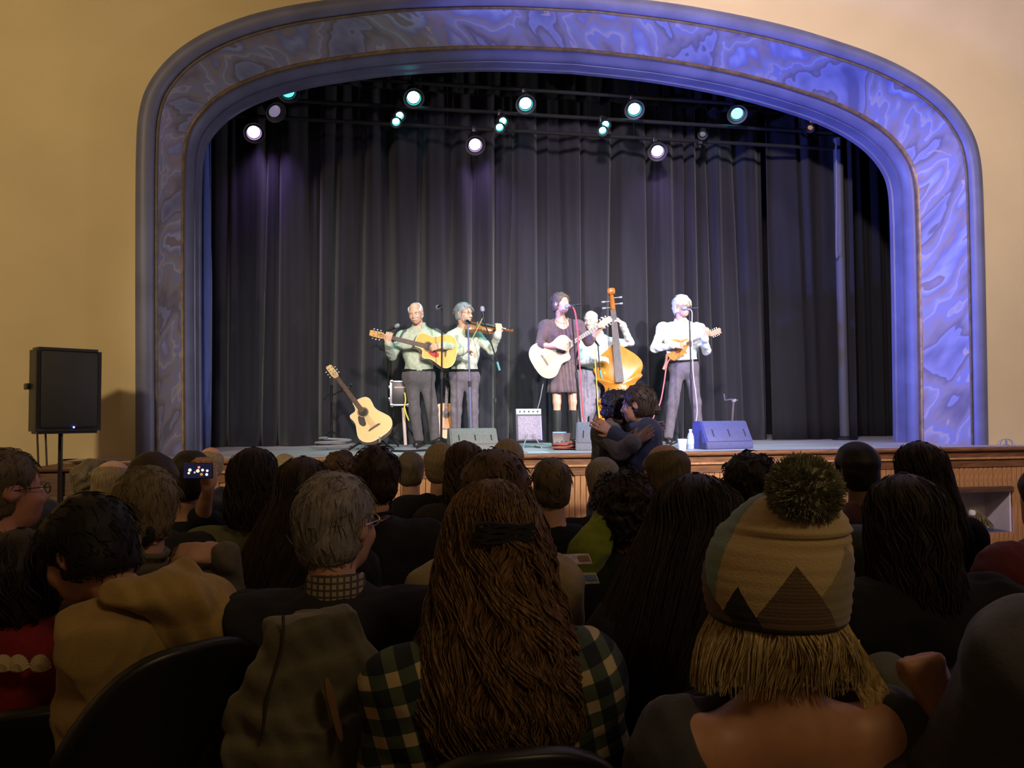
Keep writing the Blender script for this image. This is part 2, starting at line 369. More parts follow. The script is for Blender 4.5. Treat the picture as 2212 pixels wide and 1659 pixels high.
spart('fascia_moulding', ((SX0 + SX1) / 2, 7.085, STG - 0.118), (SX1 - SX0, 0.05, 0.022), M_oak, 0.008)
spart('fascia_board', ((SX0 + SX1) / 2, 7.10, STG - 0.168), (SX1 - SX0, 0.03, 0.08), M_wood)
NX0, NX1 = W(2052, 1100, 7.1)[0], W(2186, 1100, 7.1)[0]; NZ1, NZ0 = W(2100, 1052, 7.1)[2], W(2100, 1152, 7.1)[2]
bmp = BM(); box(bmp, (0, 0, 0), (0.052, 0.022, 1.0), 0.004, seg=1); pl_me = bpy.data.meshes.new('plank'); bmp.to_mesh(pl_me); bmp.free(); pl_me.materials.append(M_oak)
x = SX0 + 0.03
while x < SX1:
    zt = STG - 0.205; spans = [(floor_z(7.1), zt)]
    if NX0 < x < NX1: spans = [(NZ1 + 0.0, zt), (floor_z(7.1), NZ0)]
    for z0, z1 in spans:
        o = bpy.data.objects.new('plank', pl_me); C.objects.link(o); o.parent = stage
        o.location = Vector((x, 7.11 + random.uniform(-.002, .002), (z0 + z1) / 2)) - sl; o.scale = (1, 1, z1 - z0)
    x += 0.0565
spart('niche_lintel', ((NX0 + NX1) / 2, 7.10, NZ1 - 0.03), (NX1 - NX0 + 0.02, 0.05, 0.055), M_darkwood, 0.004)
M_niche = mat('pale_niche_paint', (0.72, 0.64, 0.63), 0.8, 0.1, 5)
spart('niche_back', ((NX0 + NX1) / 2, 7.46, (NZ0 + NZ1) / 2), (NX1 - NX0, 0.02, NZ1 - NZ0), M_niche)
spart('niche_shelf', ((NX0 + NX1) / 2, 7.29, NZ0 - 0.01), (NX1 - NX0, 0.34, 0.02), mat('blue_shelf_cloth', (0.10, 0.12, 0.30), 0.8))
for xx in (NX0, NX1): spart('niche_side', (xx, 7.29, (NZ0 + NZ1) / 2), (0.02, 0.34, NZ1 - NZ0), M_niche)

# ---------------------------------------------------------------- curtains
def curtain(name, label, x0, x1, y, z0, z1, m, folds, amp, seed, cat='curtain', flare=1.0, width=0.30):
    r = np.random.RandomState(seed); nx = max(40, int((x1 - x0) / 0.012)); nz = 18
    xs = np.linspace(x0, x1, nx); zs = np.linspace(z0, z1, nz)
    cx = []; t = x0
    while t < x1: t += width * r.uniform(0.4, 1.7); cx.append((t, r.uniform(0.25, 1.0), r.uniform(0.022, 0.05), r.uniform(-0.12, 0.12)))
    ph = np.cumsum(0.6 + 0.8 * np.interp(xs, np.linspace(x0, x1, max(4, int((x1 - x0) / 0.25))), r.rand(max(4, int((x1 - x0) / 0.25))))) * (xs[1] - xs[0]) * folds * 2.2
    P = np.zeros((nx, nz, 3))
    for j, z in enumerate(zs):
        q = (z - z0) / (z1 - z0); d = np.zeros(nx)
        for c, a_, wd, ln in cx: d += 4.2 * amp * a_ * np.exp(-(np.abs(xs - c - ln * (1 - q)) / (wd * (1.5 - 0.5 * q))) ** 1.6)
        d += amp * (np.sin(ph + 0.4 * np.sin(z * 0.8 + seed)) * 0.9 + 0.35 * np.sin(ph * 2.3 + seed + 0.3 * z))
        P[:, j] = np.stack([xs, y + d, np.full(nx, z)], 1)
    me = grid_mesh(name, P); o = link(name, me, m); o.location = (0, 0, 0)
    mod = o.modifiers.new('thickness', 'SOLIDIFY'); mod.thickness = 0.012; mod.offset = 1
    return tag(o, label, cat)
M_cur = mat('black_drape', (0.0130, 0.0128, 0.0205), 0.9, 0.15, 10, (1, 1, 0.15), 0.15, 60, sheen=0.15)
M_cur2 = mat('black_drape_dark', (0.014, 0.014, 0.018), 0.95, 0.15, 10, (1, 1, 0.15), 0.1, 60)
CY = 9.75
xa, xm, xb, xe = W(425, 800, CY)[0], W(1184, 800, CY)[0], W(1655, 800, CY)[0], W(1838, 800, CY)[0]
curtain('backdrop_curtain', 'black pleated backdrop curtain behind the two left musicians', xa, xm + 0.03, CY, STG + 0.005, 6.0, M_cur, 7.0, 0.055, 3)
curtain('backdrop_curtain', 'black pleated backdrop curtain behind the singer and the mandolin player', xm, xb + 0.02, CY + 0.02, STG + 0.005, 6.0, M_cur, 6.0, 0.055, 11)
curtain('side_curtain', 'smooth black curtain at the right end of the backdrop beside the grey pole', xb, xe, CY - 0.12, STG + 0.005, 6.0, M_cur2, 4.0, 0.04, 5, width=0.7)
M_bluev = mat('blue_velvet', (0.03, 0.07, 0.34), 0.7, 0.2, 10, (1, 1, 0.15), sheen=0.4)
lx0, lx1 = X0 - 4.42, W(449, 700, 8.8)[0]
curtain('house_curtain', 'gathered blue velvet curtain just inside the left jamb', lx0, lx1, 8.8, STG + 0.005, 5.6, M_bluev, 22, 0.03, 2, width=0.09)
curtain('wing_curtain', 'very dark curtain in the right wing behind the grey pole', W(1790, 700, 10.6)[0], 9.9, 10.6, STG + 0.005, 6.0, mat('black_wing', (0.008, 0.008, 0.009), 0.95), 9, 0.05, 9)
curtain('border_curtain', 'short black border curtain hanging above the lamps', -2.9, 7.3, 9.55, 5.5, 6.4, mat('black_border', (0.010, 0.012, 0.014), 0.95), 9, 0.03, 4)

M_grey = mat('grey_steel', (0.22, 0.22, 0.25), 0.5, 0.1, 8)
M_blk = mat('black_plastic', (0.018, 0.018, 0.019), 0.45, 0.1, 30)
M_bmet = mat('black_metal', (0.02, 0.02, 0.022), 0.35, metal=0.4)
M_chrome = mat('chrome', (0.75, 0.75, 0.78), 0.18, metal=1.0)
# tall pole on the right and the rope beside it
p0 = W(1825, 958, 9.4); t = thing('boom_pole', 'tall pale grey pole at the right edge of the backdrop', 'pole', (p0[0], p0[1], STG))
bm = BM(); lathe(bm, [(0.062, 0.03), (0.062, 4.1)], n=16); obj('pole', bm, mat('pale_pole', (0.085, 0.085, 0.095), 0.7), t)
bm = BM(); lathe(bm, [(0.16, 0), (0.16, 0.03), (0.08, 0.05)], n=20); obj('base_plate', bm, M_bmet, t)
bm = BM(); q0, q1 = W(1806, 300, 9.3), W(1807, 545, 9.3); tube(bm, smooth_path([q0, (q0 + q1) / 2 + np.array([0.01, 0, 0]), q1, q1 + np.array([0.05, 0.03, -0.03])], 6), 0.014, 6)
o = obj('rope', bm, mat('grey_rope', (0.16, 0.16, 0.18), 0.9)); tag(o, 'grey rope hanging beside the tall pole', 'rope')

# ---------------------------------------------------------------- stage lamps on their pipes
M_dkp = mat('dull_black_pipe', (0.006, 0.006, 0.007), 0.8)
def pipe(y, px0, py0, px1, py1, label):
    a, b = W(px0, py0, y), W(px1, py1, y); bm = BM(); z = (a[2] + b[2]) / 2
    t = thing('lighting_pipe', label, 'pipe', ((a[0] + b[0]) / 2, y, z), 'lighting pipes over the stage')
    tube(bm, [(a[0] - t.location[0], 0, 0), (b[0] - t.location[0], 0, 0)], 0.024, 10); obj('pipe', bm, M_dkp, t)
    for f in (0.06, 0.35, 0.65, 0.94):
        bm = BM(); x = a[0] + (b[0] - a[0]) * f - t.location[0]; tube(bm, [(x, 0, 0.02), (x, 0, 6.6 - z)], 0.006, 5); obj('hanger', bm, M_dkp, t)
    return z
zt = pipe(9.0, 470, 163, 1800, 226, 'front lighting pipe carrying the row of five teal lamps')
zp = pipe(9.2, 470, 222, 1800, 274, 'middle lighting pipe carrying the three double teal lamps')
zv = pipe(9.32, 450, 250, 1800, 318, 'rear lighting pipe carrying the violet lamps')
def em(name, c, s, tone): return mat(name, (0.02, 0.02, 0.02), 0.4, emit=c, estr=s)
TEAL, VIO = (0.12, 0.93, 1.0), (0.72, 0.42, 1.0)
def fixture(px, py, y, zpipe, col, strength, label, rad=0.078, target=(2.0, 5.5, 0.8), group=None, double=False, name='stage_lamp', em_name=None, halo=True):
    c = W(px, py, y - 0.1); d = Vector(target) - Vector(c); d.normalize()
    t = thing(name, label, 'lamp', (c[0], y, zpipe), group); off = Vector(c) - Vector(t.location)
    bm = BM(); box(bm, (0, 0, -0.01), (0.06, 0.07, 0.09), 0.008); obj('clamp', bm, M_bmet, t)
    bm = BM(); box(bm, (0, 0, -0.05 - abs(off.z) * 0.25), (0.03, 0.02, max(0.06, abs(off.z) * 0.5)), 0.004); obj('yoke', bm, M_bmet, t)
    mh = em(em_name, col, strength, 0)
    cs = [Vector((0, 0, 0))] if not double else [Vector((0.022, 0, 0.045)), Vector((-0.022, -0.02, -0.04))]
    for k in cs:
        p = off + k; r = rad if not double else rad * 0.8
        bm = BM(); lathe(bm, [(r * 0.55, -0.2), (r * 0.9, -0.17), (r * 1.12, -0.06), (r * 1.16, 0.03), (r * 1.10, 0.03), (r * 1.0, -0.004)], p, d, 24); obj('housing', bm, M_blk, t)
        bm = BM(); lathe(bm, [(r * 1.03, 0.002), (r * 1.55, 0.040), (r * 1.60, 0.040), (r * 1.10, -0.004)], p, d, 24); f_ = obj('halo_cone', bm, mat('halo_grey', (0.06, 0.06, 0.06), 0.7), t)  # flared cone added to catch lens light as a halo round the lamp
        bm = BM(); lathe(bm, [(r, -0.006), (r * 0.98, 0.0), (r * 0.7, 0.010), (r * 0.3, 0.016), (0.001, 0.017)], p, d, 24); obj('lens', bm, mh, t)
    return c, d
tl = 'teal stage lamps'
for px, py, s, lab in ((622, 197, 1.6, 'dim teal lamp at the left end of the front pipe under the arch'), (893, 210, 14, 'bright teal lamp above the left guitarist'), (1135, 223, 14, 'bright teal lamp between the fiddler and the singer'), (1370, 235, 14, 'bright teal lamp above the double bass'), (1592, 245, 5, 'teal lamp at the right end of the front pipe')):
    c, d = fixture(px, py, 9.0, zt, TEAL, s, lab, group=tl, em_name='teal_lens_%d' % int(s * 10), target=(c_ if (c_ := (W(px, 900, 7.2)[0] * 0.6 + 0.8, 4.5, 0.6)) else None))
    if s > 4: lamp('teal_beam', 'SPOT', Vector(c) + d * 0.05, (c[0] + 0.25, 8.45, STG), 150 if s > 10 else 50, (0.10, 0.9, 0.85), 0.05, 60, 0.8); lamp('teal_spill', 'SPOT', (c[0] + 0.05, 9.1, c[2] + 0.1), (c[0] + 0.1, 9.85, c[2] - 0.9), 3, (0.10, 0.75, 0.9), 0.06, 110, 1.0)
for px, py, lab in ((859, 256, 'double teal lamp low above the left guitarist'), (1082, 268, 'double teal lamp low beside the middle violet lamp'), (1304, 275, 'double teal lamp low above the double bass')):
    c, d = fixture(px, py, 9.2, zp, TEAL, 14, lab, group='double teal lamps', double=True, em_name='teal_lens_90', rad=0.055, target=(W(px, 900, 7.2)[0] * 0.6 + 0.8, 4.5, 0.6))
    lamp('teal_beam', 'SPOT', Vector(c) + d * 0.05, (c[0] + 0.2, 8.7, STG), 60, (0.10, 0.9, 0.85), 0.05, 55, 0.8)
for px, py, lab in ((548, 285, 'violet lamp at the left in front of the curtain'), (1026, 312, 'violet lamp in the middle in front of the curtain'), (1420, 326, 'violet lamp on the right in front of the curtain')):
    c, d = fixture(px, py, 9.32, zv, VIO, 16, lab, group='violet stage lamps', em_name='violet_lens', target=(W(px, 900, 7.2)[0] * 0.6 + 0.8, 4.5, 0.6))
    lamp('violet_spill', 'SPOT', (c[0] + 0.1, 9.28, c[2] + 0.12), (c[0] + 0.12, 9.85, c[2] - 1.1), 46, (0.60, 0.38, 1.0), 0.06, 95, 1.0)
fixture(593, 240, 9.25, zp, (0.55, 0.45, 0.7), 0.35, 'unlit dull lamp above the left violet lamp', em_name='dull_lens')  # unlit lens given a weak violet emission for the tint on its rim
fixture(1518, 289, 9.3, zv, (0.6, 0.6, 0.6), 0.25, 'small unlit grey lamp right of the violet lamps', rad=0.04, em_name='grey_lens')  # weak grey emission put into the unlit lens
fixture(1752, 270, 9.15, zp, (0.75, 0.4, 0.18), 0.45, 'small faint orange lamp near the right shoulder of the arch', rad=0.045, em_name='amber_lens', double=True)

# ---------------------------------------------------------------- loudspeakers, monitors, amp
def Rz(a): return Matrix.Rotation(a, 3, 'Z')
M_grille = mat('black_grille', (0.020, 0.019, 0.018), 0.6, 0.25, 160, bump=0.2, bscale=300)
c = W(131, 936, 6.7); zb = c[2]; zs = W(131, 755, 6.7)[2]; H = zs - zb; fz = floor_z(6.7)
t = thing('loudspeaker', 'tall black loudspeaker on a pole by the cream left wall', 'speaker', (c[0], 6.7, zb + 0.0)); psi = math.radians(38)
bm = BM(); prism(bm, [(-0.235, -0.19), (0.235, -0.19), (0.235, -0.02), (0.13, 0.19), (-0.13, 0.19), (-0.235, -0.02)], 0.0, H, 0.02)
bmesh.ops.rotate(bm, matrix=Rz(psi), verts=bm.verts[:]); obj('cabinet', bm, M_blk, t)
bm = BM(); box(bm, (0, -0.195, H / 2 + 0.01), (0.42, 0.02, H - 0.07), 0.02); bmesh.ops.rotate(bm, matrix=Rz(psi), verts=bm.verts[:]); obj('grille', bm, M_grille, t)
bm = BM(); lathe(bm, [(0.007, 0), (0.006, 0.006), (0.001, 0.008)], (0.03, -0.206, 0.05), (0, -1, 0), 12); bmesh.ops.rotate(bm, matrix=Rz(psi), verts=bm.verts[:]); tag(obj('indicator_light', bm, mat('blue_led', (0, 0, 0.1), 0.3, emit=(0.08, 0.16, 1.0), estr=14), t), 'glowing blue light')
bm = BM(); box(bm, (-0.245, 0.0, H * 0.55), (0.02, 0.10, 0.05), 0.008); bmesh.ops.rotate(bm, matrix=Rz(psi), verts=bm.verts[:]); obj('handle', bm, M_bmet, t)
t2 = thing('speaker_stand', 'black tripod pole under the loudspeaker on the left', 'stand', (c[0], 6.7, fz))
bm = BM(); lathe(bm, [(0.021, 0.12), (0.021, 0.75)], n=12); obj('lower_pole', bm, M_bmet, t2)
bm = BM(); lathe(bm, [(0.017, 0.72), (0.017, zb - fz + 0.0)], n=12); obj('upper_pole', bm, M_bmet, t2)
bm = BM(); lathe(bm, [(0.03, 0.70), (0.03, 0.78), (0.02, 0.80)], n=12); obj('collar', bm, M_blk, t2)
for k in range(3):
    an = k * 2.094 + 0.5; bm = BM(); e = (0.45 * math.cos(an), 0.45 * math.sin(an), 0.012); tube(bm, [(0, 0, 0.62), e], 0.012, 8); tube(bm, [(0, 0, 0.2), (e[0] * 0.55, e[1] * 0.55, 0.275)], 0.008, 6); obj('leg', bm, M_bmet, t2)
for i, (pxa, pxb, lab) in enumerate(((80, 83, 'thin brown cable hanging from the left corner of the loudspeaker'), (98, 102, 'thin cable hanging from the loudspeaker nearer the pole'))):
    a = W(pxa, 938, 6.85); b = W(pxb, 1060, 6.9); b[2] = 0.35; bm = BM(); tube(bm, smooth_path([a + np.array([0, 0, .03]), (a + b) / 2 + np.array([0.012, 0, 0]), b, (b[0] + 0.05, b[1] - 0.1, floor_z(6.8) + 0.012), (b[0] + 0.25, b[1] - 0.3, floor_z(6.6) + 0.012)], 8), 0.008, 6)
    tag(obj('speaker_cable', bm, mat('brown_cable', (0.05, 0.03, 0.015), 0.6)), lab, 'cable', 'loudspeaker cables')
# dark wooden organ-like cabinet below
c = W(172, 1014, 6.35); t = thing('wooden_cabinet', 'dark brown wooden cabinet standing behind the loudspeaker stand', 'cabinet', (c[0] + 0.05, 6.98, floor_z(6.9)))
hh = c[2] - floor_z(6.9); bm = BM(); box(bm, (0, 0, hh / 2 - 0.02), (1.0, 0.5, hh - 0.04), 0.01); obj('body', bm, M_darkwood, t)
bm = BM(); box(bm, (0, -0.01, hh - 0.02), (1.06, 0.54, 0.04), 0.01); obj('top', bm, M_darkwood, t)
for sx in (-0.25, 0.25):
    bm = BM(); box(bm, (sx, -0.255, hh * 0.45), (0.44, 0.02, hh * 0.7), 0.008); d_ = obj('door', bm, M_darkwood, t)
    bm = BM(); lathe(bm, [(0.012, 0), (0.016, 0.02), (0.004, 0.03)], (sx * 0.3, -0.265, hh * 0.45), (0, -1, 0), 10); obj('knob', bm, M_gold, d_)

def monitor(pxa, pxb, pyb, y, label, yaw, col=(0.05, 0.05, 0.055), hgt=0.27, dep=0.34, flip=1):
    a, b = W(pxa, pyb, y), W(pxb, pyb, y); wdt = abs(b[0] - a[0]); c = (a + b) / 2
    t = thing('stage_monitor', label, 'monitor speaker', (c[0], y + dep / 2, STG), 'wedge monitors along the stage edge')
    m = mat('monitor_%d' % int(col[2] * 1000), col, 0.55, 0.15, 60, bump=0.08)
    prof = [(-dep / 2, 0.0), (-dep / 2 - 0.0, 0.07), (-dep * 0.12, hgt), (dep * 0.30, hgt), (dep / 2, 0.05), (dep / 2, 0)]
    R3 = Rz(yaw)
    def pr(x0, x1, name, mm, pf, bev=0.008):
        bm = BM(); A = [bm.verts.new((x0, p, z)) for p, z in pf]; B = [bm.verts.new((x1, p, z)) for p, z in pf]; nn = len(pf)
        for k in range(nn): bm.faces.new((A[k], A[(k + 1) % nn], B[(k + 1) % nn], B[k]))
        f0 = bm.faces.new(A[::-1]); f1 = bm.faces.new(B); bmesh.ops.bevel(bm, geom=bm.edges[:], offset=bev, segments=2, affect='EDGES'); bmesh.ops.rotate(bm, matrix=R3, verts=bm.verts[:]); return obj(name, bm, mm, t)
    pr(-wdt / 2, wdt / 2, 'cabinet', m, prof)
    # sloping grille faces the audience-side edge of the wedge; three slots
    y0, z0, y1, z1 = -dep / 2, 0.07, -dep * 0.12, hgt; sl_ = math.atan2(z1 - z0, y1 - y0); L_ = math.hypot(y1 - y0, z1 - z0)
    rot = Matrix.Rotation(sl_, 3, 'X'); nrm = rot @ Vector((0, 0, 1)); mid = Vector((0, (y0 + y1) / 2, (z0 + z1) / 2))
    bm = BM(); box(bm, mid + nrm * 0.004, (wdt - 0.03, L_ - 0.02, 0.012), 0.004, rot); bmesh.ops.rotate(bm, matrix=R3, verts=bm.verts[:]); g = obj('grille', bm, m, t)
    for k in (-0.32, 0.02, 0.36):
        bm = BM(); box(bm, mid + nrm * 0.010 + Vector((k * wdt, 0, 0)) - rot @ Vector((0, 0.02, 0)), (0.012, L_ * 0.34, 0.006), 0.002, rot); bmesh.ops.rotate(bm, matrix=R3, verts=bm.verts[:]); obj('slot', bm, M_black, g)
    return t
monitor(972, 1076, 953, 7.62, 'grey wedge monitor in front of the fiddler', 0.05, (0.16, 0.16, 0.155), 0.235)
monitor(1257, 1345, 962, 7.5, 'grey wedge monitor half hidden by the hugging couple', -0.35, (0.13, 0.13, 0.13), 0.29)
monitor(1520, 1628, 968, 7.42, 'blue-lit wedge monitor on the right of the stage', 0.12, (0.06, 0.065, 0.19), 0.29)  # blue stage light put into the cabinet colour

# small amp tilted on a folding stand
c = W(1146, 955, 8.3); t = thing('guitar_amp', 'silver-fronted guitar amp tilted back left of the singer', 'amplifier', (c[0], 8.45, STG))
R = Matrix.Rotation(math.radians(-9), 3, 'X')
def ap(name, c_, s_, m, bev=0.006):
    bm = BM(); box(bm, c_, s_, bev); bmesh.ops.rotate(bm, matrix=R, verts=bm.verts[:]); bmesh.ops.translate(bm, vec=(0, 0, 0.045), verts=bm.verts[:]); return obj(name, bm, m, t)
ap('cabinet', (0, 0, 0.20), (0.30, 0.20, 0.37), mat('grey_tolex', (0.06, 0.06, 0.08), 0.7, 0.2, 80), 0.015)
ap('grille', (0, -0.102, 0.165), (0.255, 0.012, 0.27), mat('silver_grille_cloth', (0.24, 0.21, 0.29), 0.6, 0.25, 60))
ap('control_panel', (0, -0.104, 0.345), (0.285, 0.016, 0.065), mat('white_panel', (0.55, 0.54, 0.57), 0.4))
ap('corner_trim', (0.135, -0.10, 0.16), (0.02, 0.02, 0.28), mat('violet_trim', (0.28, 0.26, 0.48), 0.5))
for k in range(5): 
    bm = BM(); lathe(bm, [(0.010, 0), (0.009, 0.014), (0.002, 0.016)], (-0.1 + 0.05 * k, -0.112, 0.345), (0, -1, 0), 10); bmesh.ops.rotate(bm, matrix=R, verts=bm.verts[:]); bmesh.ops.translate(bm, vec=(0, 0, 0.045), verts=bm.verts[:]); obj('knob', bm, M_bmet, t)
for sx in (-1, 1):
    bm = BM(); tube(bm, [(sx * 0.03, -0.14, 0.16), (sx * 0.10, -0.24, 0.012)], 0.007, 6); tube(bm, [(sx * 0.10, -0.25, 0.008), (sx * 0.10, 0.12, 0.008)], 0.008, 6); obj('leg', bm, M_grey, t)
bm = BM(); box(bm, (0, 0.1, 0.42), (0.10, 0.02, 0.03), 0.01); obj('handle', bm, M_bmet, t)

# flight case on a pole behind the left guitarist
c = W(860, 850, 9.15); t = thing('rack_case', 'small silver-edged equipment case on a stand behind the left guitarist', 'equipment case', (c[0], 9.15, STG)); hz_ = c[2] - STG
bm = BM(); box(bm, (0.02, 0, hz_), (0.20, 0.16, 0.29), 0.012); obj('case', bm, M_blk, t)
for sx in (-0.075, 0.115):
    for sz in (-0.14, 0.14):
        bm = BM(); box(bm, (sx, -0.07, hz_ + sz), (0.04, 0.045, 0.045), 0.01); obj('corner_cap', bm, M_chrome, t)
bm = BM(); box(bm, (-0.085, -0.08, hz_), (0.028, 0.02, 0.29), 0.006); box(bm, (0.02, -0.08, hz_ + 0.138), (0.20, 0.02, 0.022), 0.006); box(bm, (0.02, -0.08, hz_ - 0.138), (0.20, 0.02, 0.022), 0.006); obj('edge_trim', bm, mat('bright_aluminium', (0.55, 0.52, 0.68), 0.3, metal=0.6), t)
for sz in (-0.07, 0.07):
    bm = BM(); box(bm, (-0.105, -0.06, hz_ + sz), (0.02, 0.05, 0.045), 0.006); obj('latch', bm, M_chrome, t)
bm = BM(); box(bm, (0.03, -0.083, hz_ + 0.07), (0.15, 0.006, 0.02)); obj('panel_strip', bm, mat('pink_strip', (0.5, 0.25, 0.22), 0.5), t)
bm = BM(); tube(bm, [(0.06, 0, hz_ - 0.14), (0.06, 0, 0.44)], 0.012, 8); obj('pole', bm, M_bmet, t)
bm = BM(); tube(bm, [(0.06, -0.02, 0.46), (0.085, -0.03, 0.02)], 0.020, 8); obj('pale_leg', bm, mat('pale_leg', (0.62, 0.48, 0.42), 0.5), t)
for sx in (-1, 1):
    bm = BM(); tube(bm, [(0.06, 0, 0.3), (0.06 + sx * 0.2, 0.12, 0.01)], 0.01, 6); obj('leg', bm, M_bmet, t)
bm = BM(); q = [W(874, 848, 9.0), W(876, 865, 9.0), W(873, 885, 9.0), W(879, 898, 9.0), W(883, 908, 9.0), W(877, 893, 8.98), W(874, 880, 8.98)]; tube(bm, smooth_path(q, 8), 0.008, 6)
tag(obj('yellow_cable', bm, mat('yellow_cable', (0.75, 0.62, 0.06), 0.5)), 'yellow cable looped down from the equipment case', 'cable')
# ---------------------------------------------------------------- instruments (local frame: y along the neck, z out of the top)
def frame_YZ(y, zhint):
    y = Vector(y).normalized(); z = Vector(zhint); z = (z - y * z.dot(y)).normalized(); x = y.cross(z)
    return Matrix((x, y, z)).transposed()
def half_outline(pts, n=5): return catmull(pts, n)
def mirror_outline(pts, n=5, cut=None):
    """pts: (y, halfwidth) from the butt to the neck; cut: the same for the side x>0 when it has a cutaway"""
    Lh = half_outline(pts, n); Rh = half_outline(cut if cut is not None else pts, n)
    return [(float(x), float(y)) for y, x in Rh] + [(float(-x), float(y)) for y, x in Lh[::-1]][1:-1]
def scaled(out, s): return [(x * s, y * s) for x, y in out]
DRED = [(-.25, 0.002), (-.245, .085), (-.222, .145), (-.175, .187), (-.115, .197), (-.05, .172), (.02, .138), (.075, .128), (.13, .138), (.185, .142), (.228, .118), (.248, .06), (.25, .002)]
DCUT = [(-.25, 0.002), (-.245, .085), (-.222, .145), (-.175, .187), (-.115, .197), (-.05, .172), (.02, .140), (.07, .135), (.115, .142), (.142, .130), (.146, .095), (.155, .055), (.20, .035), (.248, .028), (.25, .002)]
JUMB = [(-.26, 0.002), (-.252, .10), (-.225, .165), (-.17, .208), (-.10, .212), (-.04, .175), (.02, .135), (.07, .128), (.13, .140), (.185, .140), (.228, .112), (.246, .06), (.25, .002)]
JCUT = [(-.26, 0.002), (-.252, .10), (-.225, .165), (-.17, .208), (-.10, .212), (-.04, .175), (.02, .138), (.07, .136), (.115, .142), (.145, .128), (.15, .09), (.165, .05), (.20, .034), (.246, .028), (.25, .002)]
def guitar(label, c, ydir, zdir, top_col, side_col, outline=DRED, cut=DCUT, flip=1, pick=None, hole=True, group=None, scale=1.0, pearl=False, name='acoustic_guitar'):
    Rm = frame_YZ(ydir, zdir); t = thing(name, label, 'guitar', c, group, Rm); t.scale = (scale * flip, scale, scale) if flip > 0 else (scale, scale, scale)
    o = mirror_outline(outline, 5, cut)
    if flip < 0: o = [(-x, y) for x, y in o][::-1]
    fs = flip
    mt = mat('top_' + name + label[:12], top_col, 0.3, 0.08, 30, (6, 0.6, 1), coat=0.4); ms = mat('side_' + name + label[:12], side_col, 0.35, 0.2, 20, coat=0.4)
    bm = BM(); prism(bm, o, -0.105, -0.003, 0.006); obj('body', bm, ms, t)
    bm = BM(); prism(bm, scaled(o, 0.985), -0.004, 0.0015, 0.002); obj('soundboard', bm, mt, t)
    bm = BM(); P = [(x, y, 0.0) for x, y in scaled(o, 0.99)]; tube(bm, P + [P[0]], 0.0045, 5, cap=False); obj('binding', bm, mat('cream_binding', (0.75, 0.66, 0.45), 0.4), t)
    mdark = mat('ebony', (0.02, 0.013, 0.01), 0.4); mros = mat('rosewood', (0.10, 0.05, 0.03), 0.4, 0.2, 30)
    if hole:
        bm = BM(); lathe(bm, [(0.05, 0.0015), (0.049, 0.0022), (0.001, 0.0023)], (0, 0.095, 0), n=28); obj('soundhole', bm, mdark, t)
        bm = BM(); tube(bm, [(0.056 * math.cos(k * math.pi / 14), 0.095 + 0.056 * math.sin(k * math.pi / 14), 0.002) for k in range(29)], 0.0035, 5, cap=False); obj('rosette', bm, mros, t)
    bm = BM(); prism(bm, [(-.075, -.118), (-.05, -.107), (.05, -.107), (.075, -.118), (.07, -.128), (-.07, -.128)], 0.0, 0.010, 0.002); obj('bridge', bm, mros, t)
    if pick:
        s = pick[1]; po = [(s * .02, .04), (s * .045, .055), (s * .062, .085), (s * .085, .06), (s * .105, .0), (s * .085, -.045), (s * .05, -.04), (s * .035, .0)]
        po = [(float(a), float(b)) for a, b in catmull(po + [po[0]], 4)[:-1]]
        bm = BM(); prism(bm, po, 0.001, 0.0035, 0.0006); obj('pickguard', bm, mat('pickguard_%s' % pick[2], pick[0], 0.3), t)
    bm = BM(); A = [(-.027, .10, 0.003), (.027, .10, .003), (.0215, .60, .003), (-.0215, .60, .003)]; B = [(x, y, z + .007) for x, y, z in A]
    va = [bm.verts.new(p) for p in A]; vb = [bm.verts.new(p) for p in B]
    for k in range(4): bm.faces.new((va[k], va[(k + 1) % 4], vb[(k + 1) % 4], vb[k]))
    bm.faces.new(va[::-1]); bm.faces.new(vb); obj('fretboard', bm, mros, t, smooth=False)
    bm = BM(); tube(bm, [(0, .235, -.012), (0, .28, -.010), (0, .58, -.008), (0, .605, -.006)], [.026, .024, .020, .022], 10, flat=0.7); obj('neck', bm, ms, t)
    bm = BM(); y = 0.60
    for k in range(18):
        d = 0.648 * (1 - 2 ** (-(k + 1) / 12)); box(bm, (0, .60 - d, .0105), (.046, .0022, .002))
    obj('frets', bm, M_chrome, t, smooth=False)
    bm = BM(); box(bm, (0, .603, .007), (.044, .006, .010), .001); obj('nut', bm, mat('bone', (.8, .75, .62), .4), t)
    bm = BM(); prism(bm, [(-.023, .60), (.023, .60), (.036, .635), (.034, .76), (.02, .775), (.0, .768), (-.02, .775), (-.034, .76), (-.036, .635)], -.010, .006, .002); obj('headstock', bm, mat('head_' + label[:10], tuple(c_ * 0.8 for c_ in (top_col if pearl else side_col)), .35, coat=.4), t)
    for k in range(3):
        for sx in (-1, 1):
            bm = BM(); yy = .65 + .038 * k; lathe(bm, [(.0045, .004), (.0045, .018), (.006, .02)], (sx * .018, yy, 0), n=8); tube(bm, [(sx * .03, yy, -.003), (sx * .048, yy, -.003)], .003, 6); box(bm, (sx * .055, yy, -.003), (.014, .019, .008), .003); obj('tuner', bm, M_chrome, t)
    bm = BM()
    for k in range(6):
        f = (k - 2.5) / 2.5; tube(bm, [(f * .028, -.117, .011), (f * .0175, .603, .0125), (f * .015, .66 + .03 * (2.5 - abs(k - 2.5)) / 2, .012)], .0009, 4)
    obj('strings', bm, M_chrome, t)
    return t, Rm
def inst_pos(c, Rm, p, s=1.0): return np.array(Vector(c) + Rm @ (Vector(p) * s))

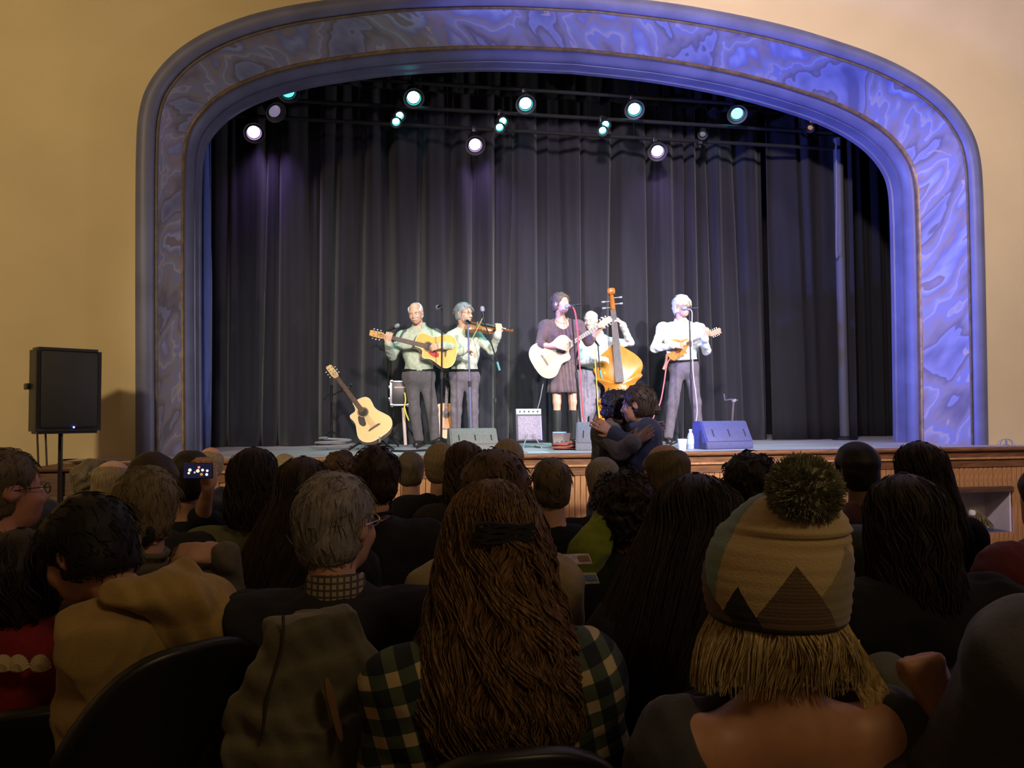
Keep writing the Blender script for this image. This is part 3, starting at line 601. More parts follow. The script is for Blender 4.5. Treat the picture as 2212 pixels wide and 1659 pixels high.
VIOL = [(-.178, .002), (-.174, .05), (-.155, .085), (-.115, .103), (-.075, .098), (-.048, .082), (-.04, .086), (-.034, .072), (-.01, .056), (.02, .054), (.045, .064), (.054, .076), (.062, .068), (.095, .080), (.13, .082), (.158, .066), (.174, .036), (.178, .002)]
BASS = [(-.56, .004), (-.552, .14), (-.50, .27), (-.41, .325), (-.30, .318), (-.205, .272), (-.16, .262), (-.135, .285), (-.115, .245), (-.06, .195), (.03, .182), (.10, .205), (.135, .238), (.16, .222), (.24, .248), (.32, .238), (.40, .185), (.47, .110), (.53, .055), (.56, .03), (.565, .002)]
def fhole(bm, sx, y, L_, z, r):
    P = []
    for k in range(15):
        f = k / 14 * 2 - 1; P.append((sx + 0.16 * L_ * f * (1 if sx > 0 else -1) * (-1) * 0.7 + 0.05 * L_ * math.sin(f * math.pi) * (1 if sx > 0 else -1), y + f * L_ / 2, z))
    tube(bm, P, [r * (0.7 + 0.9 * math.exp(-((abs(2 * k / 14 - 1) - 0.2) / 0.5) ** 2)) for k in range(15)], 6, flat=0.4)
    lathe(bm, [(r * 2.2, z - r * 0.4), (r * 2.0, z + 0.0015), (0.001, z + 0.002)], (P[0][0] + 0.012 * L_, P[0][1], 0), n=10); lathe(bm, [(r * 1.8, z - r * 0.4), (r * 1.6, z + 0.0015), (0.001, z + 0.002)], (P[-1][0] - 0.012 * L_, P[-1][1], 0), n=10)
def domed(bm, outline, z0, rise, inset=0.16, steps=5):
    """arched plate over an outline: rings shrinking to the middle"""
    o = np.array(outline); cy = o[:, 1].mean(); prev = [bm.verts.new((x, y, z0)) for x, y in o]
    for s in range(1, steps + 1):
        f = s / steps; q = 1 - f * 0.96; zz = z0 + rise * math.sin(min(1, f * 1.15) * math.pi / 2)
        cur = [bm.verts.new((x * q, cy + (y - cy) * (1 - (1 - q) * 0.97), zz)) for x, y in o]
        for k in range(len(o)): bm.faces.new((prev[k], prev[(k + 1) % len(o)], cur[(k + 1) % len(o)], cur[k]))
        prev = cur
    bm.faces.new(prev)
def violin_family(name, label, cat, c, ydir, zdir, outline, s_len, depth, top_col, side_col, neck_len, nut_w, scroll, strings_off, fh):
    Rm = frame_YZ(ydir, zdir); t = thing(name, label, cat, c, None, Rm); o = mirror_outline(outline, 4); top = max(y for y, h in outline); bot = min(y for y, h in outline); wmax = max(h for y, h in outline)
    mt = mat('top_' + name, top_col, 0.28, 0.15, 12 / s_len, (5, 0.7, 1), coat=0.5); ms = mat('side_' + name, side_col, 0.3, 0.2, 8 / s_len, coat=0.5); eb = mat('ebony', (0.02, 0.013, 0.01), 0.4)
    bm = BM(); prism(bm, scaled(o, 0.965), -depth, 0.0); obj('ribs', bm, ms, t)
    bm = BM(); domed(bm, o, 0.0, wmax * 0.20); prism(bm, o, -wmax * 0.02, 0.0, wmax * 0.008); obj('soundboard', bm, mt, t)
    bm = BM(); prism(bm, o, -depth - wmax * 0.03, -depth, wmax * 0.01); obj('back', bm, ms, t)
    hz = wmax * 0.20
    for sx in (-1, 1):
        bm = BM(); fhole(bm, sx * wmax * 0.47, bot + (top - bot) * 0.40, (top - bot) * 0.20, hz * 0.80, wmax * 0.022); obj('f_hole', bm, eb, t)
    yb = bot + (top - bot) * 0.41; bh = wmax * 0.42
    bm = BM(); prism(bm, [(-wmax * .22, 0), (-wmax * .12, bh * .55), (-wmax * .16, bh * .9), (0, bh), (wmax * .16, bh * .9), (wmax * .12, bh * .55), (wmax * .22, 0), (wmax * .1, bh * .2), (-wmax * .1, bh * .2)], -wmax * .02, wmax * .02)
    bmesh.ops.rotate(bm, matrix=Matrix.Rotation(math.pi / 2, 3, 'X'), verts=bm.verts[:]); bmesh.ops.translate(bm, vec=(0, yb, hz * 0.9), verts=bm.verts[:]); obj('bridge', bm, mat('maple_bridge', (.6, .42, .2), .5), t)
    L_ = top + neck_len
    bm = BM(); y0 = yb + (top - bot) * .14; A = [(-nut_w * .85, y0, hz * 1.75), (nut_w * .85, y0, hz * 1.75), (nut_w * .5, L_, hz * .55), (-nut_w * .5, L_, hz * .55)]; va = [bm.verts.new(p) for p in A]; vb = [bm.verts.new((x, y, z + nut_w * .35)) for x, y, z in A]
    for k in range(4): bm.faces.new((va[k], va[(k + 1) % 4], vb[(k + 1) % 4], vb[k]))
    bm.faces.new(va[::-1]); bm.faces.new(vb); obj('fingerboard', bm, eb, t, smooth=False)
    bm = BM(); tube(bm, [(0, top - .03 * s_len, hz * .35), (0, top + neck_len * .2, hz * .45), (0, L_, hz * .3)], [nut_w * .9, nut_w * .55, nut_w * .5], 10); obj('neck', bm, ms, t)
    bm = BM(); prism(bm, [(-nut_w * .25, yb - (top - bot) * .05), (nut_w * .25, yb - (top - bot) * .05), (nut_w * .5, bot + .04 * s_len), (0, bot + .01 * s_len), (-nut_w * .5, bot + .04 * s_len)][::1], hz * 1.2, hz * 1.4); obj('tailpiece', bm, eb, t)
    # pegbox and scroll
    bm = BM(); q = scroll; tube(bm, [(0, L_, hz * .3), (0, L_ + q * .5, hz * .15), (0, L_ + q, -q * .05)], [nut_w * .55, nut_w * .55, nut_w * .42], 8); obj('pegbox', bm, ms, t)
    bm = BM(); lathe(bm, [(.001, -nut_w * .8), (q * .16, -nut_w * .75), (q * .22, -nut_w * .3), (q * .2, 0), (q * .22, nut_w * .3), (q * .16, nut_w * .75), (.001, nut_w * .8)], (0, L_ + q * 1.12, q * .06), (1, 0, 0), 18); obj('scroll', bm, ms, t)
    for k in range(4):
        sx = 1 if k % 2 else -1; yy = L_ + q * (.2 + .18 * k); bm = BM(); tube(bm, [(0, yy, hz * .15), (sx * nut_w * 1.4, yy, hz * .15)], nut_w * .1, 6); box(bm, (sx * nut_w * 1.75, yy, hz * .15), (nut_w * .7, q * .10, q * .045), q * .015); obj('peg', bm, M_grey if name == 'double_bass' else eb, t)
    bm = BM()
    for k in range(4):
        f = (k - 1.5) / 1.5; tube(bm, [(f * nut_w * .3, yb - (top - bot) * .06, hz * 1.4), (f * nut_w * .55, yb, hz * .9 + bh + .001), (f * nut_w * .32, L_, hz * .55 + nut_w * .4), (f * nut_w * .2, L_ + q * .4, hz * .3)], .0011 * (s_len ** .5) * 1.3, 4)
    obj('strings', bm, M_chrome, t)
    return t, Rm

TOCAM = lambda p: Vector((0 - p[0], 0 - p[1], 0)).normalized()
# guitar on a stand, front left
c = W(795, 905, 8.25); y_ = W(716, 800, 8.5) - c
g1, _ = guitar('pale blond acoustic guitar leaning on a floor stand at the left of the stage', c, y_, Vector((0.05, -1, 0.25)), (0.80, 0.56, 0.26), (0.30, 0.13, 0.04), pick=((0.05, 0.04, 0.04), -1, 'dark'), flip=-1, pearl=True, name='acoustic_guitar')
t = thing('guitar_stand', 'black stand with a padded yoke holding the pale guitar', 'stand', (c[0] + 0.02, 8.48, STG))
lo = Vector(t.location); yk = Vector(W(748, 838, 8.47)) - lo
bm = BM(); tube(bm, [(0.03, 0.05, 0.1), yk], 0.013, 8); obj('pole', bm, M_bmet, t)
bm = BM(); tube(bm, [yk + Vector((-0.05, -0.05, 0.02)), yk + Vector((-0.045, 0.0, -0.01)), yk + Vector((0.045, 0.0, 0.01)), yk + Vector((0.05, -0.05, 0.04))], 0.014, 8); obj('neck_yoke', bm, M_blk, t)
for e in ((-0.22, -0.18, 0.01), (0.25, -0.16, 0.01), (0.05, 0.28, 0.01)):
    bm = BM(); tube(bm, [(0.03, 0.05, 0.16), e], 0.011, 8); obj('leg', bm, M_bmet, t)
bm = BM(); tube(bm, [(0.03, 0.04, 0.13), (0.07, -0.12, 0.10), (0.10, -0.30, 0.10), (0.10, -0.32, 0.15)], 0.012, 8); obj('lower_arm', bm, M_chrome, t)
# second stand: black pole with a hanging strap, behind it
b = W(716, 965, 8.95); t = thing('empty_instrument_stand', 'black pole stand with a strap hung on it behind the pale guitar', 'stand', (b[0], 8.95, STG))
bm = BM(); tube(bm, [(0, 0, 0.05), (0, 0, 0.72)], 0.016, 8); obj('pole', bm, M_bmet, t)
bm = BM(); tube(bm, [(-0.09, -0.03, 0.55), (-0.03, -0.02, 0.62), (0.02, -0.03, 0.5), (0.02, -0.03, 0.36), (-0.01, -0.02, 0.25)], [0.012, 0.02, 0.035, 0.03, 0.008], 8, flat=0.5); obj('strap', bm, M_blk, t)
bm = BM(); tube(bm, [(0, 0, 0.6), (0.12, -0.03, 0.66), (0.22, -0.05, 0.60)], 0.010, 8); obj('arm', bm, M_bmet, t)
for k in range(3):
    bm = BM(); tube(bm, [(0, 0, 0.2), (0.24 * math.cos(k * 2.09 + .4), 0.24 * math.sin(k * 2.09 + .4), 0.01)], 0.01, 6); obj('leg', bm, M_bmet, t)
# orange instrument on the floor behind the two left musicians
c = W(963, 915, 9.25); orange, _ = guitar('orange guitar standing upright behind the legs of the left musicians', (c[0], 9.25, STG + 0.30), Vector((0.06, 0.22, 1)), Vector((0.12, -1, 0.2)), (0.62, 0.24, 0.04), (0.25, 0.08, 0.02), outline=DRED, cut=DRED, scale=0.86)

# ---------------------------------------------------------------- microphones and stands
def mic(t, p, d, lens=0.16, mm=None):
    d = Vector(d).normalized(); p = Vector(p)
    bm = BM(); lathe(bm, [(0.012, -lens), (0.014, -lens * .6), (0.019, -0.03)], p, d, 12); obj('microphone', bm, mm or M_bmet, t)
    bm = BM(); lathe(bm, [(0.018, -0.032), (0.026, -0.012), (0.027, 0.012), (0.020, 0.030), (0.001, 0.036)], p, d, 14); obj('mic_grille', bm, M_grey, t)
def mic_stand(label, base, y, toppx, mpx, mdir, my=None, rnd=False, mpole=None, boom=None, group='microphone stands on the stage'):
    b = W(base, 960, y); top = W(toppx[0], toppx[1], y); t = thing('microphone_stand', label, 'microphone stand', (b[0], y, STG), group); L0 = Vector(t.location); tp = Vector(top) - L0
    mp_ = mpole or M_bmet; mid = tp * 0.52
    bm = BM(); tube(bm, [(0, 0, 0.04), mid], 0.013, 8); obj('lower_pole', bm, mp_, t)
    bm = BM(); tube(bm, [mid * 0.96, tp], 0.009, 8); obj('upper_pole', bm, mp_, t)
    bm = BM(); tube(bm, [mid * 0.95, mid * 1.04], 0.018, 8); obj('clutch', bm, M_blk, t)
    if rnd:
        bm = BM(); lathe(bm, [(0.13, 0), (0.13, 0.015), (0.05, 0.035), (0.016, 0.05)], n=24); obj('round_base', bm, M_bmet, t)
    else:
        for k in range(3):
            an = k * 2.094 + 0.9; bm = BM(); tube(bm, [(0, 0, 0.13), (0.27 * math.cos(an), 0.27 * math.sin(an), 0.01)], 0.009, 6); obj('leg', bm, M_bmet, t)
    m3 = Vector(W(mpx[0], mpx[1], my or y)) - L0; d = Vector(mdir).normalized()
    if boom:
        e = Vector(W(boom[0], boom[1], boom[2])) - L0; bm = BM(); tube(bm, [e, m3 - d * 0.14], 0.008, 8); obj('boom', bm, mp_, t)
        bm = BM(); tube(bm, [e, e + (e - m3).normalized() * 0.10], 0.014, 8); obj('counterweight', bm, mat('teal_grip', (0.05, 0.22, 0.24), 0.5), t)
    else:
        bm = BM(); tube(bm, [tp, m3 - d * 0.10], 0.010, 8); obj('clip', bm, M_blk, t)
    mic(t, m3, d); return t, L0
def cable(name, label, pts, m, r=0.008, group=None):
    bm = BM(); tube(bm, smooth_path(pts, 7), r, 6); return tag(obj(name, bm, m), label, 'cable', group)
M_red = mat('red_cable', (0.55, 0.06, 0.06), 0.5)
M_bluem = mat('blue_lit_metal', (0.16, 0.19, 0.34), 0.3, metal=0.3)  # blue of the stage light painted into the metal's base colour
mic_stand('microphone stand whose mic tops out beside the left guitarist', 953, 8.35, (955, 664), (946, 664), (-0.25, 0.9, 0.0))
mic_stand('blue-lit microphone stand at the mouth of the fiddler', 1018, 8.4, (1011, 700), (1008, 693), (-0.15, 0.95, 0.25), my=8.5, mpole=M_bluem)
mic_stand('boom microphone stand reaching over the violin', 1071, 8.5, (1068, 770), (1042, 668), (-0.1, 0.25, 0.9), boom=(1074, 782, 8.45))
mic_stand('slim microphone on a boom reaching to the shoulder of the left guitarist', 842, 9.25, (836, 717), (858, 704), (0.7, -0.1, 0.35), my=9.15, boom=(830, 719, 9.25))
mic_stand('microphone stand with a red cable in front of the singer', 1258, 8.2, (1234, 664), (1226, 662), (-0.9, 0.30, -0.12), my=8.3)
mic_stand('low boom microphone stand between the singer and the double bass', 1292, 8.65, (1287, 775), (1277, 725), (-0.35, 0.3, 0.6), boom=(1296, 800, 8.6))
mic_stand('microphone stand in front of the mandolin player', 1497, 8.2, (1489, 672), (1478, 666), (-0.9, 0.3, 0.02), my=8.35)
cable('microphone_cable', 'red cable running down the stand before the singer', [W(1229, 662, 8.27), W(1240, 668, 8.18), W(1246, 700, 8.18), W(1250, 760, 8.18), W(1255, 830, 8.18), W(1258, 880, 8.17), W(1263, 915, 8.15), (W(1270, 950, 8.1)[0], 8.1, STG + .012), (W(1235, 962, 7.9)[0], 7.9, STG + .012)], M_red, 0.009)
cable('instrument_cable', 'red cable curving from the mandolin player to the floor', [W(1447, 775, 8.62), W(1440, 790, 8.55), W(1434, 830, 8.5), W(1426, 870, 8.45), W(1412, 900, 8.4), (W(1395, 925, 8.3)[0], 8.3, STG + .09), (W(1370, 930, 8.1)[0], 8.1, STG + .012), (W(1350, 930, 7.9)[0], 7.9, STG + .012)], mat('pink_cable', (0.62, 0.14, 0.16), 0.5), 0.008)
cable('microphone_cable', 'pale cable along the stand before the mandolin player', [W(1483, 667, 8.3), W(1494, 672, 8.16), W(1495, 700, 8.16), W(1497, 800, 8.16), W(1503, 850, 8.16), W(1506, 890, 8.16), W(1502, 925, 8.15), (W(1508, 950, 8.05)[0], 8.05, STG + .012), (W(1520, 950, 7.9)[0], 7.95, STG + .012)], mat('lilac_cable', (0.5, 0.42, 0.6), 0.5), 0.006)
cable('instrument_cable', 'thin grey cable hanging from the guitar of the singer to the amp', [W(1175, 822, 8.6), W(1171, 840, 8.58), W(1167, 862, 8.52), W(1161, 884, 8.45)], M_grey, 0.005)
cable('microphone_cable', 'yellow cable along the low boom stand by the double bass', [W(1286, 752, 8.6), W(1286, 790, 8.58), W(1289, 830, 8.58), W(1292, 880, 8.58), W(1296, 910, 8.57)], mat('yellow_cable', (0.75, 0.62, 0.06), 0.5), 0.006)

# ---------------------------------------------------------------- small things on the stage floor
def floor_at(px, y): 
    p = W(px, 960, y); return np.array([p[0], y, STG])
b = floor_at(1219, 7.85); t = thing('pedal_case', 'small open pedal case with chrome fittings at the feet of the singer', 'case', b)
bm = BM(); box(bm, (0, 0, 0.035), (0.22, 0.14, 0.07), 0.008); obj('base', bm, M_blk, t)
bm = BM(); box(bm, (0.0, 0.07, 0.105), (0.22, 0.02, 0.14), 0.006, Matrix.Rotation(-0.3, 3, 'X')); obj('lid', bm, mat('brown_lid', (0.10, 0.07, 0.06), 0.5), t)
bm = BM(); box(bm, (-0.03, 0.09, 0.178), (0.15, 0.012, 0.014), 0.003); obj('blue_edge', bm, mat('blue_edge', (0.2, 0.35, 0.8), 0.4), t)
for k in range(4):
    bm = BM(); lathe(bm, [(0.011, 0), (0.010, 0.02), (0.004, 0.026)], (-0.08 + 0.05 * k, -0.03 + 0.012 * k, 0.07), n=10); obj('knob', bm, M_chrome, t)
cable('coiled_cable', 'reddish cable coiled on the floor below the singer', [np.array(b) + np.array([0.14 * math.cos(k * .7) * (1 - k * .015) - .05, -0.14 + .05 * math.sin(k * .7), 0.012 + .004 * k]) for k in range(20)], mat('rust_cable', (0.30, 0.07, 0.04), 0.6), 0.007)
cable('coiled_cable', 'bundle of grey cables lying on the stage left of the pale guitar', [floor_at(722, 8.5) + np.array([0.26 * math.cos(k * .8) * (1 - k * .02), .07 * math.sin(k * .8), 0.012 + .006 * k]) for k in range(22)], M_grey, 0.012)
cable('stage_cable', 'long black cable lying along the stage floor between the left musicians', [floor_at(845, 7.9) + np.array([0, 0, .012]), floor_at(880, 7.8) + np.array([0, 0, .012]), floor_at(930, 7.95) + np.array([0, 0, .012]), floor_at(965, 7.8) + np.array([0, 0, .012])], M_blk, 0.012)
def paper(px, y, w_, d_, lab, col=(0.45, 0.62, 0.75)):
    p = floor_at(px, y); bm = BM(); box(bm, (0, 0, 0.002), (w_, d_, 0.003)); o = obj('set_list', bm, mat('paper_%d' % int(col[0] * 100), col, 0.8), smooth=False); o.location = p; tag(o, lab, 'paper', 'papers taped to the stage floor')
paper(1158, 7.45, 0.21, 0.28, 'pale blue paper on the stage floor in front of the amp')
paper(855, 7.6, 0.16, 0.24, 'pale paper on the stage floor right of the pale guitar')
paper(1515, 7.7, 0.10, 0.2, 'small white paper on the floor left of the right monitor', (0.75, 0.78, 0.85))
# cup and water bottle by the mandolin player
b = floor_at(1474, 7.42); b[2] = STG; t = thing('paper_cup', 'white paper cup on the stage edge left of the water bottle', 'cup', b)
bm = BM(); lathe(bm, [(0.034, 0.0), (0.047, 0.108), (0.049, 0.112), (0.043, 0.11), (0.031, 0.02), (0.001, 0.018)], n=20); obj('cup', bm, mat('white_paper', (0.85, 0.84, 0.85), 0.6), t)
b = floor_at(1492, 7.5); t = thing('water_bottle', 'clear plastic water bottle on the stage before the mandolin player', 'bottle', b)
M_pet = mat('clear_plastic', (0.75, 0.82, 0.92), 0.12, spec=0.6, trans=0.55)
bm = BM(); lathe(bm, [(0.028, 0.0), (0.034, 0.008), (0.034, 0.05), (0.032, 0.06), (0.034, 0.07), (0.034, 0.13), (0.026, 0.16), (0.0135, 0.18), (0.0135, 0.19)], n=20); obj('bottle', bm, M_pet, t)
bm = BM(); lathe(bm, [(0.0155, 0.188), (0.0155, 0.208), (0.001, 0.21)], n=16); obj('cap', bm, mat('white_cap', (0.85, 0.85, 0.88), 0.4), t)
bm = BM(); lathe(bm, [(0.0346, 0.055), (0.035, 0.056), (0.035, 0.105), (0.0346, 0.106)], n=20); obj('label_band', bm, mat('pale_label', (0.6, 0.72, 0.85), 0.5), t)
b = floor_at(1548, 7.35); t = thing('roll_of_tape', 'small white roll of tape on the stage beside the bottle', 'tape', floor_at(1526, 7.5))
bm = BM(); lathe(bm, [(0.025, 0), (0.03, 0.0), (0.03, 0.03), (0.025, 0.03), (0.018, 0.03), (0.018, 0)], n=18); obj('tape', bm, mat('white_paper', (0.85, 0.84, 0.85), 0.6), t)
# chrome instrument stand behind the right monitor
b = floor_at(1580, 8.5); t = thing('chrome_stand', 'small chrome stand with a bent arm behind the blue-lit monitor', 'stand', b); L0 = Vector(t.location)
tp = Vector(W(1585, 865, 8.5)) - L0
bm = BM(); tube(bm, [(-.01, 0, .02), tp], 0.012, 8); obj('pole', bm, M_chrome, t)
bm = BM(); tube(bm, [Vector(W(1593, 864, 8.5)) - L0, Vector(W(1578, 862, 8.48)) - L0, Vector(W(1566, 864, 8.45)) - L0, Vector(W(1564, 850, 8.42)) - L0], 0.010, 8); obj('arm', bm, M_chrome, t)
bm = BM(); box(bm, tp, (0.05, 0.04, 0.04), 0.01); obj('knob', bm, M_grey, t)
for k in range(3):
    bm = BM(); tube(bm, [(0, 0, 0.12), (0.18 * math.cos(k * 2.09), 0.18 * math.sin(k * 2.09), 0.008)], 0.008, 6); obj('leg', bm, M_chrome, t)
# wire ornament on the stage edge and straw shelter in the niche, far right
b = W(2174, 972, 7.25); t = thing('wire_ornament', 'small wire dome ornament on the stage edge at the far right', 'ornament', (b[0], 7.25, STG))
for k in range(4):
    bm = BM(); an = k * math.pi / 4; tube(bm, [(0.08 * math.cos(an) * math.cos(q), 0.08 * math.sin(an) * math.cos(q), 0.075 * math.sin(q)) for q in np.linspace(0, math.pi, 13)], 0.003, 5); obj('wire', bm, M_grey, t)
bm = BM(); lathe(bm, [(0.03, 0), (0.03, 0.01), (0.008, 0.02), (0.012, 0.05), (0.004, 0.07)], n=12); obj('figure', bm, M_grey, t)
b = np.array([(NX0 + NX1) / 2 + 0.02, 7.26, NZ0]); t = thing('straw_shelter', 'small straw-roofed model shelter in the pale niche of the stage front', 'model shelter', b)
M_straw = mat('straw', (0.22, 0.17, 0.08), 0.8, 0.4, 40)
for sx in (-0.09, 0.09):
    bm = BM(); box(bm, (sx, 0, 0.06), (0.02, 0.12, 0.12), 0.004); obj('post', bm, M_darkwood, t)
bm = BM(); box(bm, (0, 0.05, 0.06), (0.18, 0.02, 0.12), 0.004); obj('back_wall', bm, M_darkwood, t)
bm = BM(); r_ = np.random.RandomState(5)
for k in range(170):
    x = r_.uniform(-0.14, 0.14); top_ = 0.235 - abs(x) * 0.55; y0 = r_.uniform(-0.09, 0.07); sx = 1 if x > 0 else -1
    tube(bm, [(x * 0.6, y0, top_ + r_.uniform(-.02, .02)), (x + r_.uniform(-.02, .02), y0 - 0.02, top_ - 0.05), (x * 1.25, y0 - 0.04, top_ - 0.12 + r_.uniform(-.03, .02))], 0.0045, 4)
tag(obj('thatch', bm, M_straw, t), kind='stuff')
bm = BM(); lathe(bm, [(0.001, 0), (0.03, 0.006), (0.036, 0.03), (0.03, 0.055), (0.001, 0.062)], (-0.06, -0.08, 0.17), n=14); obj('pale_bauble', bm, mat('white_paper', (0.85, 0.84, 0.85), 0.6), t)
# ---------------------------------------------------------------- people
def unit(v): v = np.array(v, float); return v / (np.linalg.norm(v) + 1e-12)
def head_R(fwd, tilt=0.0, up=(0, 0, 1)):
    f = unit(fwd); r = unit(np.cross(f, up)); u = np.cross(r, f)
    if tilt: c, s = math.cos(tilt), math.sin(tilt); r, u = c * r + s * u, -s * r + c * u
    return np.stack([r, f, u], 1)
def head_field(F, c, R, s, face=True, ear=True, jaw=1.0):
    P = lambda *p: c + R @ (np.array(p) * s)
    F.ell(P(0, -.012, .032), np.array((.076, .097, .086)) * s, R, .02 * s)
    F.ell(P(0, .030, -.030), np.array((.060 * jaw, .062, .084)) * s, R, .035 * s)
    F.ell(P(0, .040, -.075), np.array((.045 * jaw, .045, .036)) * s, R, .03 * s)
    F.cap(P(0, .070, -.098), P(0, .074, -.092), .017 * s, k=.022 * s)
    if face:
        for x in (-1, 1):
            F.cap(P(x * .012, .088, .022), P(x * .048, .070, .020), .009 * s, k=.016 * s)            # brow
            F.ell(P(x * .031, .098, .000), np.array((.018, .016, .011)) * s, R, .012 * s, neg=True)  # socket
            F.ell(P(x * .040, .066, -.032), np.array((.022, .022, .022)) * s, R, .025 * s)           # cheek
            F.ell(P(x * .015, .100, -.036), np.array((.011, .012, .010)) * s, R, .010 * s)           # nostril
        F.cap(P(0, .088, .012), P(0, .114, -.030), .009 * s, .013 * s, k=.012 * s)                   # nose
        F.cap(P(-.018, .091, -.063), P(.018, .091, -.063), .0075 * s, k=.008 * s)
        F.cap(P(-.015, .089, -.076), P(.015, .089, -.076), .0085 * s, k=.008 * s)
    if ear:
        for x in (-1, 1):
            F.ell(P(x * .078, -.012, -.004), np.array((.011, .024, .034)) * s, R, .010 * s)
            F.ell(P(x * .089, -.006, .002), np.array((.008, .012, .018)) * s, R, .006 * s, neg=True)
def hand_field(F, w_, d, nrm, side, curl=0.6, s=1.0, spread=0.022, thumb=0.7, fat=1.0):
    """w_: wrist, d: along the palm, nrm: the palm's normal (fingers curl to it), side: +1/-1 thumb side along nrm x d"""
    d = unit(d); nrm = unit(nrm - d * (np.array(nrm) @ d)); t = np.cross(nrm, d) * side; w_ = np.array(w_, float)
    offs = (.030, .010, -.011, -.030); ln = (.92, 1.0, .95, .76)
    for o, l in zip(offs, ln):
        b = w_ + (d * .088 + t * o * (spread / .021)) * s
        F.cap(w_ + (d * .012 + t * o * .5) * s, b, .0145 * s, .0125 * s, k=.014 * s)
        if curl > 1.6:                                     # a closed fist
            p1 = b + (nrm * .034 * l - d * .004) * s; p2 = p1 + (-d * .026 + nrm * .004) * s; p3 = p2 + (-nrm * .022 - d * .004) * s
            F.cap(b, p1, .0125 * s, .0120 * s, k=.006 * s); F.cap(p1, p2, .0120 * s, .0112 * s, k=.003 * s); F.cap(p2, p3, .0110 * s, .010 * s, k=.003 * s); continue
        p = b; a = 0.15 * curl; dd = d + t * o * 1.5 * (spread - .016) / .006
        for L_, r0, r1, c_ in ((.042, .0102, .0095, .9), (.027, .0095, .0085, 1.1), (.021, .0085, .0072, .7)):
            a += curl * c_; q = p + unit(math.cos(a) * unit(dd) + math.sin(a) * nrm) * L_ * l * s; F.cap(p, q, r0 * s * fat, r1 * s * fat, k=.004 * s); p = q
    if curl > 1.6:
        b = w_ + (d * .030 + t * .034) * s; m = w_ + (d * .066 + t * .040 + nrm * .026) * s; e = w_ + (d * .066 + t * .012 + nrm * .052) * s
        F.cap(w_ + d * .010 * s, b, .017 * s, .0155 * s, k=.012 * s); F.cap(b, m, .0145 * s, .0125 * s, k=.006 * s); F.cap(m, e, .012 * s, .010 * s, k=.003 * s); return
    b = w_ + (d * .022 + t * .024) * s; m = b + unit(d * .65 + t * .65 + nrm * .35) * .042 * s; e = m + unit(d * .75 + t * (.65 - thumb * .8) + nrm * (.25 + .5 * thumb)) * .034 * s
    F.cap(w_ + d * .010 * s, b, .016 * s, .016 * s, k=.014 * s); F.cap(b, m, .015 * s, .0115 * s, k=.010 * s); F.cap(m, e, .0112 * s, .009 * s, k=.004 * s)
def torso_axes(J):
    u = unit(J['N'] - J['P']); r = unit(J['Sb'] - J['Sa']) ; r = unit(r - u * (r @ u)); f = np.cross(u, r)
    if f @ J['fwd'] < 0: f = -f
    return r, f, u
def torso_field(F, J, g=0.0, bw=1.0, bd=1.0, belly=0.0, s=1.0, bust=0.0):
    r, f, u = torso_axes(J); R = np.stack([r, f, u], 1); Lt = np.linalg.norm(J['N'] - J['P']); P_ = J['P']
    F.ell(P_ + u * Lt * .66 + f * .012, np.array((.155 * bw + g, .100 * bd + g, Lt * .34 + g)), R, .05)
    F.ell(P_ + u * Lt * .33 + f * (.015 + belly * .6), np.array((.145 * bw + g, .100 * bd + g + belly * .6, Lt * .34 + g)), R, .06)
    F.ell(P_ + u * .02, np.array((.160 * bw + g, .112 * bd + g, .12 + g)), R, .06)
    for S_ in (J['Sa'], J['Sb']):
        F.cap(J['N'] - u * .045, S_ - u * .012, .058 * s + g, .056 * s + g, k=.05)
        F.cap(S_ - u * .02, P_ + u * Lt * .55 + (S_ - J['N']) * .55, .055 * s + g, .07 * s + g, k=.06)
    if bust:
        for x in (-1, 1): F.ell(P_ + u * Lt * .68 + r * x * .075 + f * .085, np.array((.06, .05, .06)) * bust + g, R, .04)
def arm_field(F, J, k, g=0.0, to=1.0, s=1.0):
    S_, E, Wr = J['S' + k], J['E' + k], J['W' + k]
    F.cap(S_, E, .050 * s + g, .040 * s + g, k=.035)
    if to > 0:
        e = E + (Wr - E) * min(to, 1.0); F.cap(E, e, .041 * s + g, (.041 - .014 * to) * s + g, k=.02)
def fold(V, amp, seed):
    return lump(lump(V, amp, 26, seed), amp * .35, 70, seed + 1)

SKIN = {}
def skin(tone):
    cols = dict(fair=(.62, .36, .25), pale=(.70, .48, .38), tan=(.46, .25, .15), brown=(.16, .08, .05), warm=(.52, .27, .15), ruddy=(.58, .28, .18))
    return mat('skin_' + tone, cols[tone], 0.5, 0.08, 25, bump=0.03)
def hairmat(name, col, col2=None):
    return mat('hair_' + name, col, 0.5, 0.35, 22, (7, 7, 0.7), 0.22, 60, spec=0.3, col2=col2)
def cloth(name, col, rough=0.85, var=0.12, scale=25, col2=None, bump=0.15):
    return mat('cloth_' + name, col, rough, var, scale, bump=bump, bscale=120, col2=col2, sheen=0.15 if max(col) > .05 else 0.02, spec=0.4 if max(col) > .05 else 0.15)

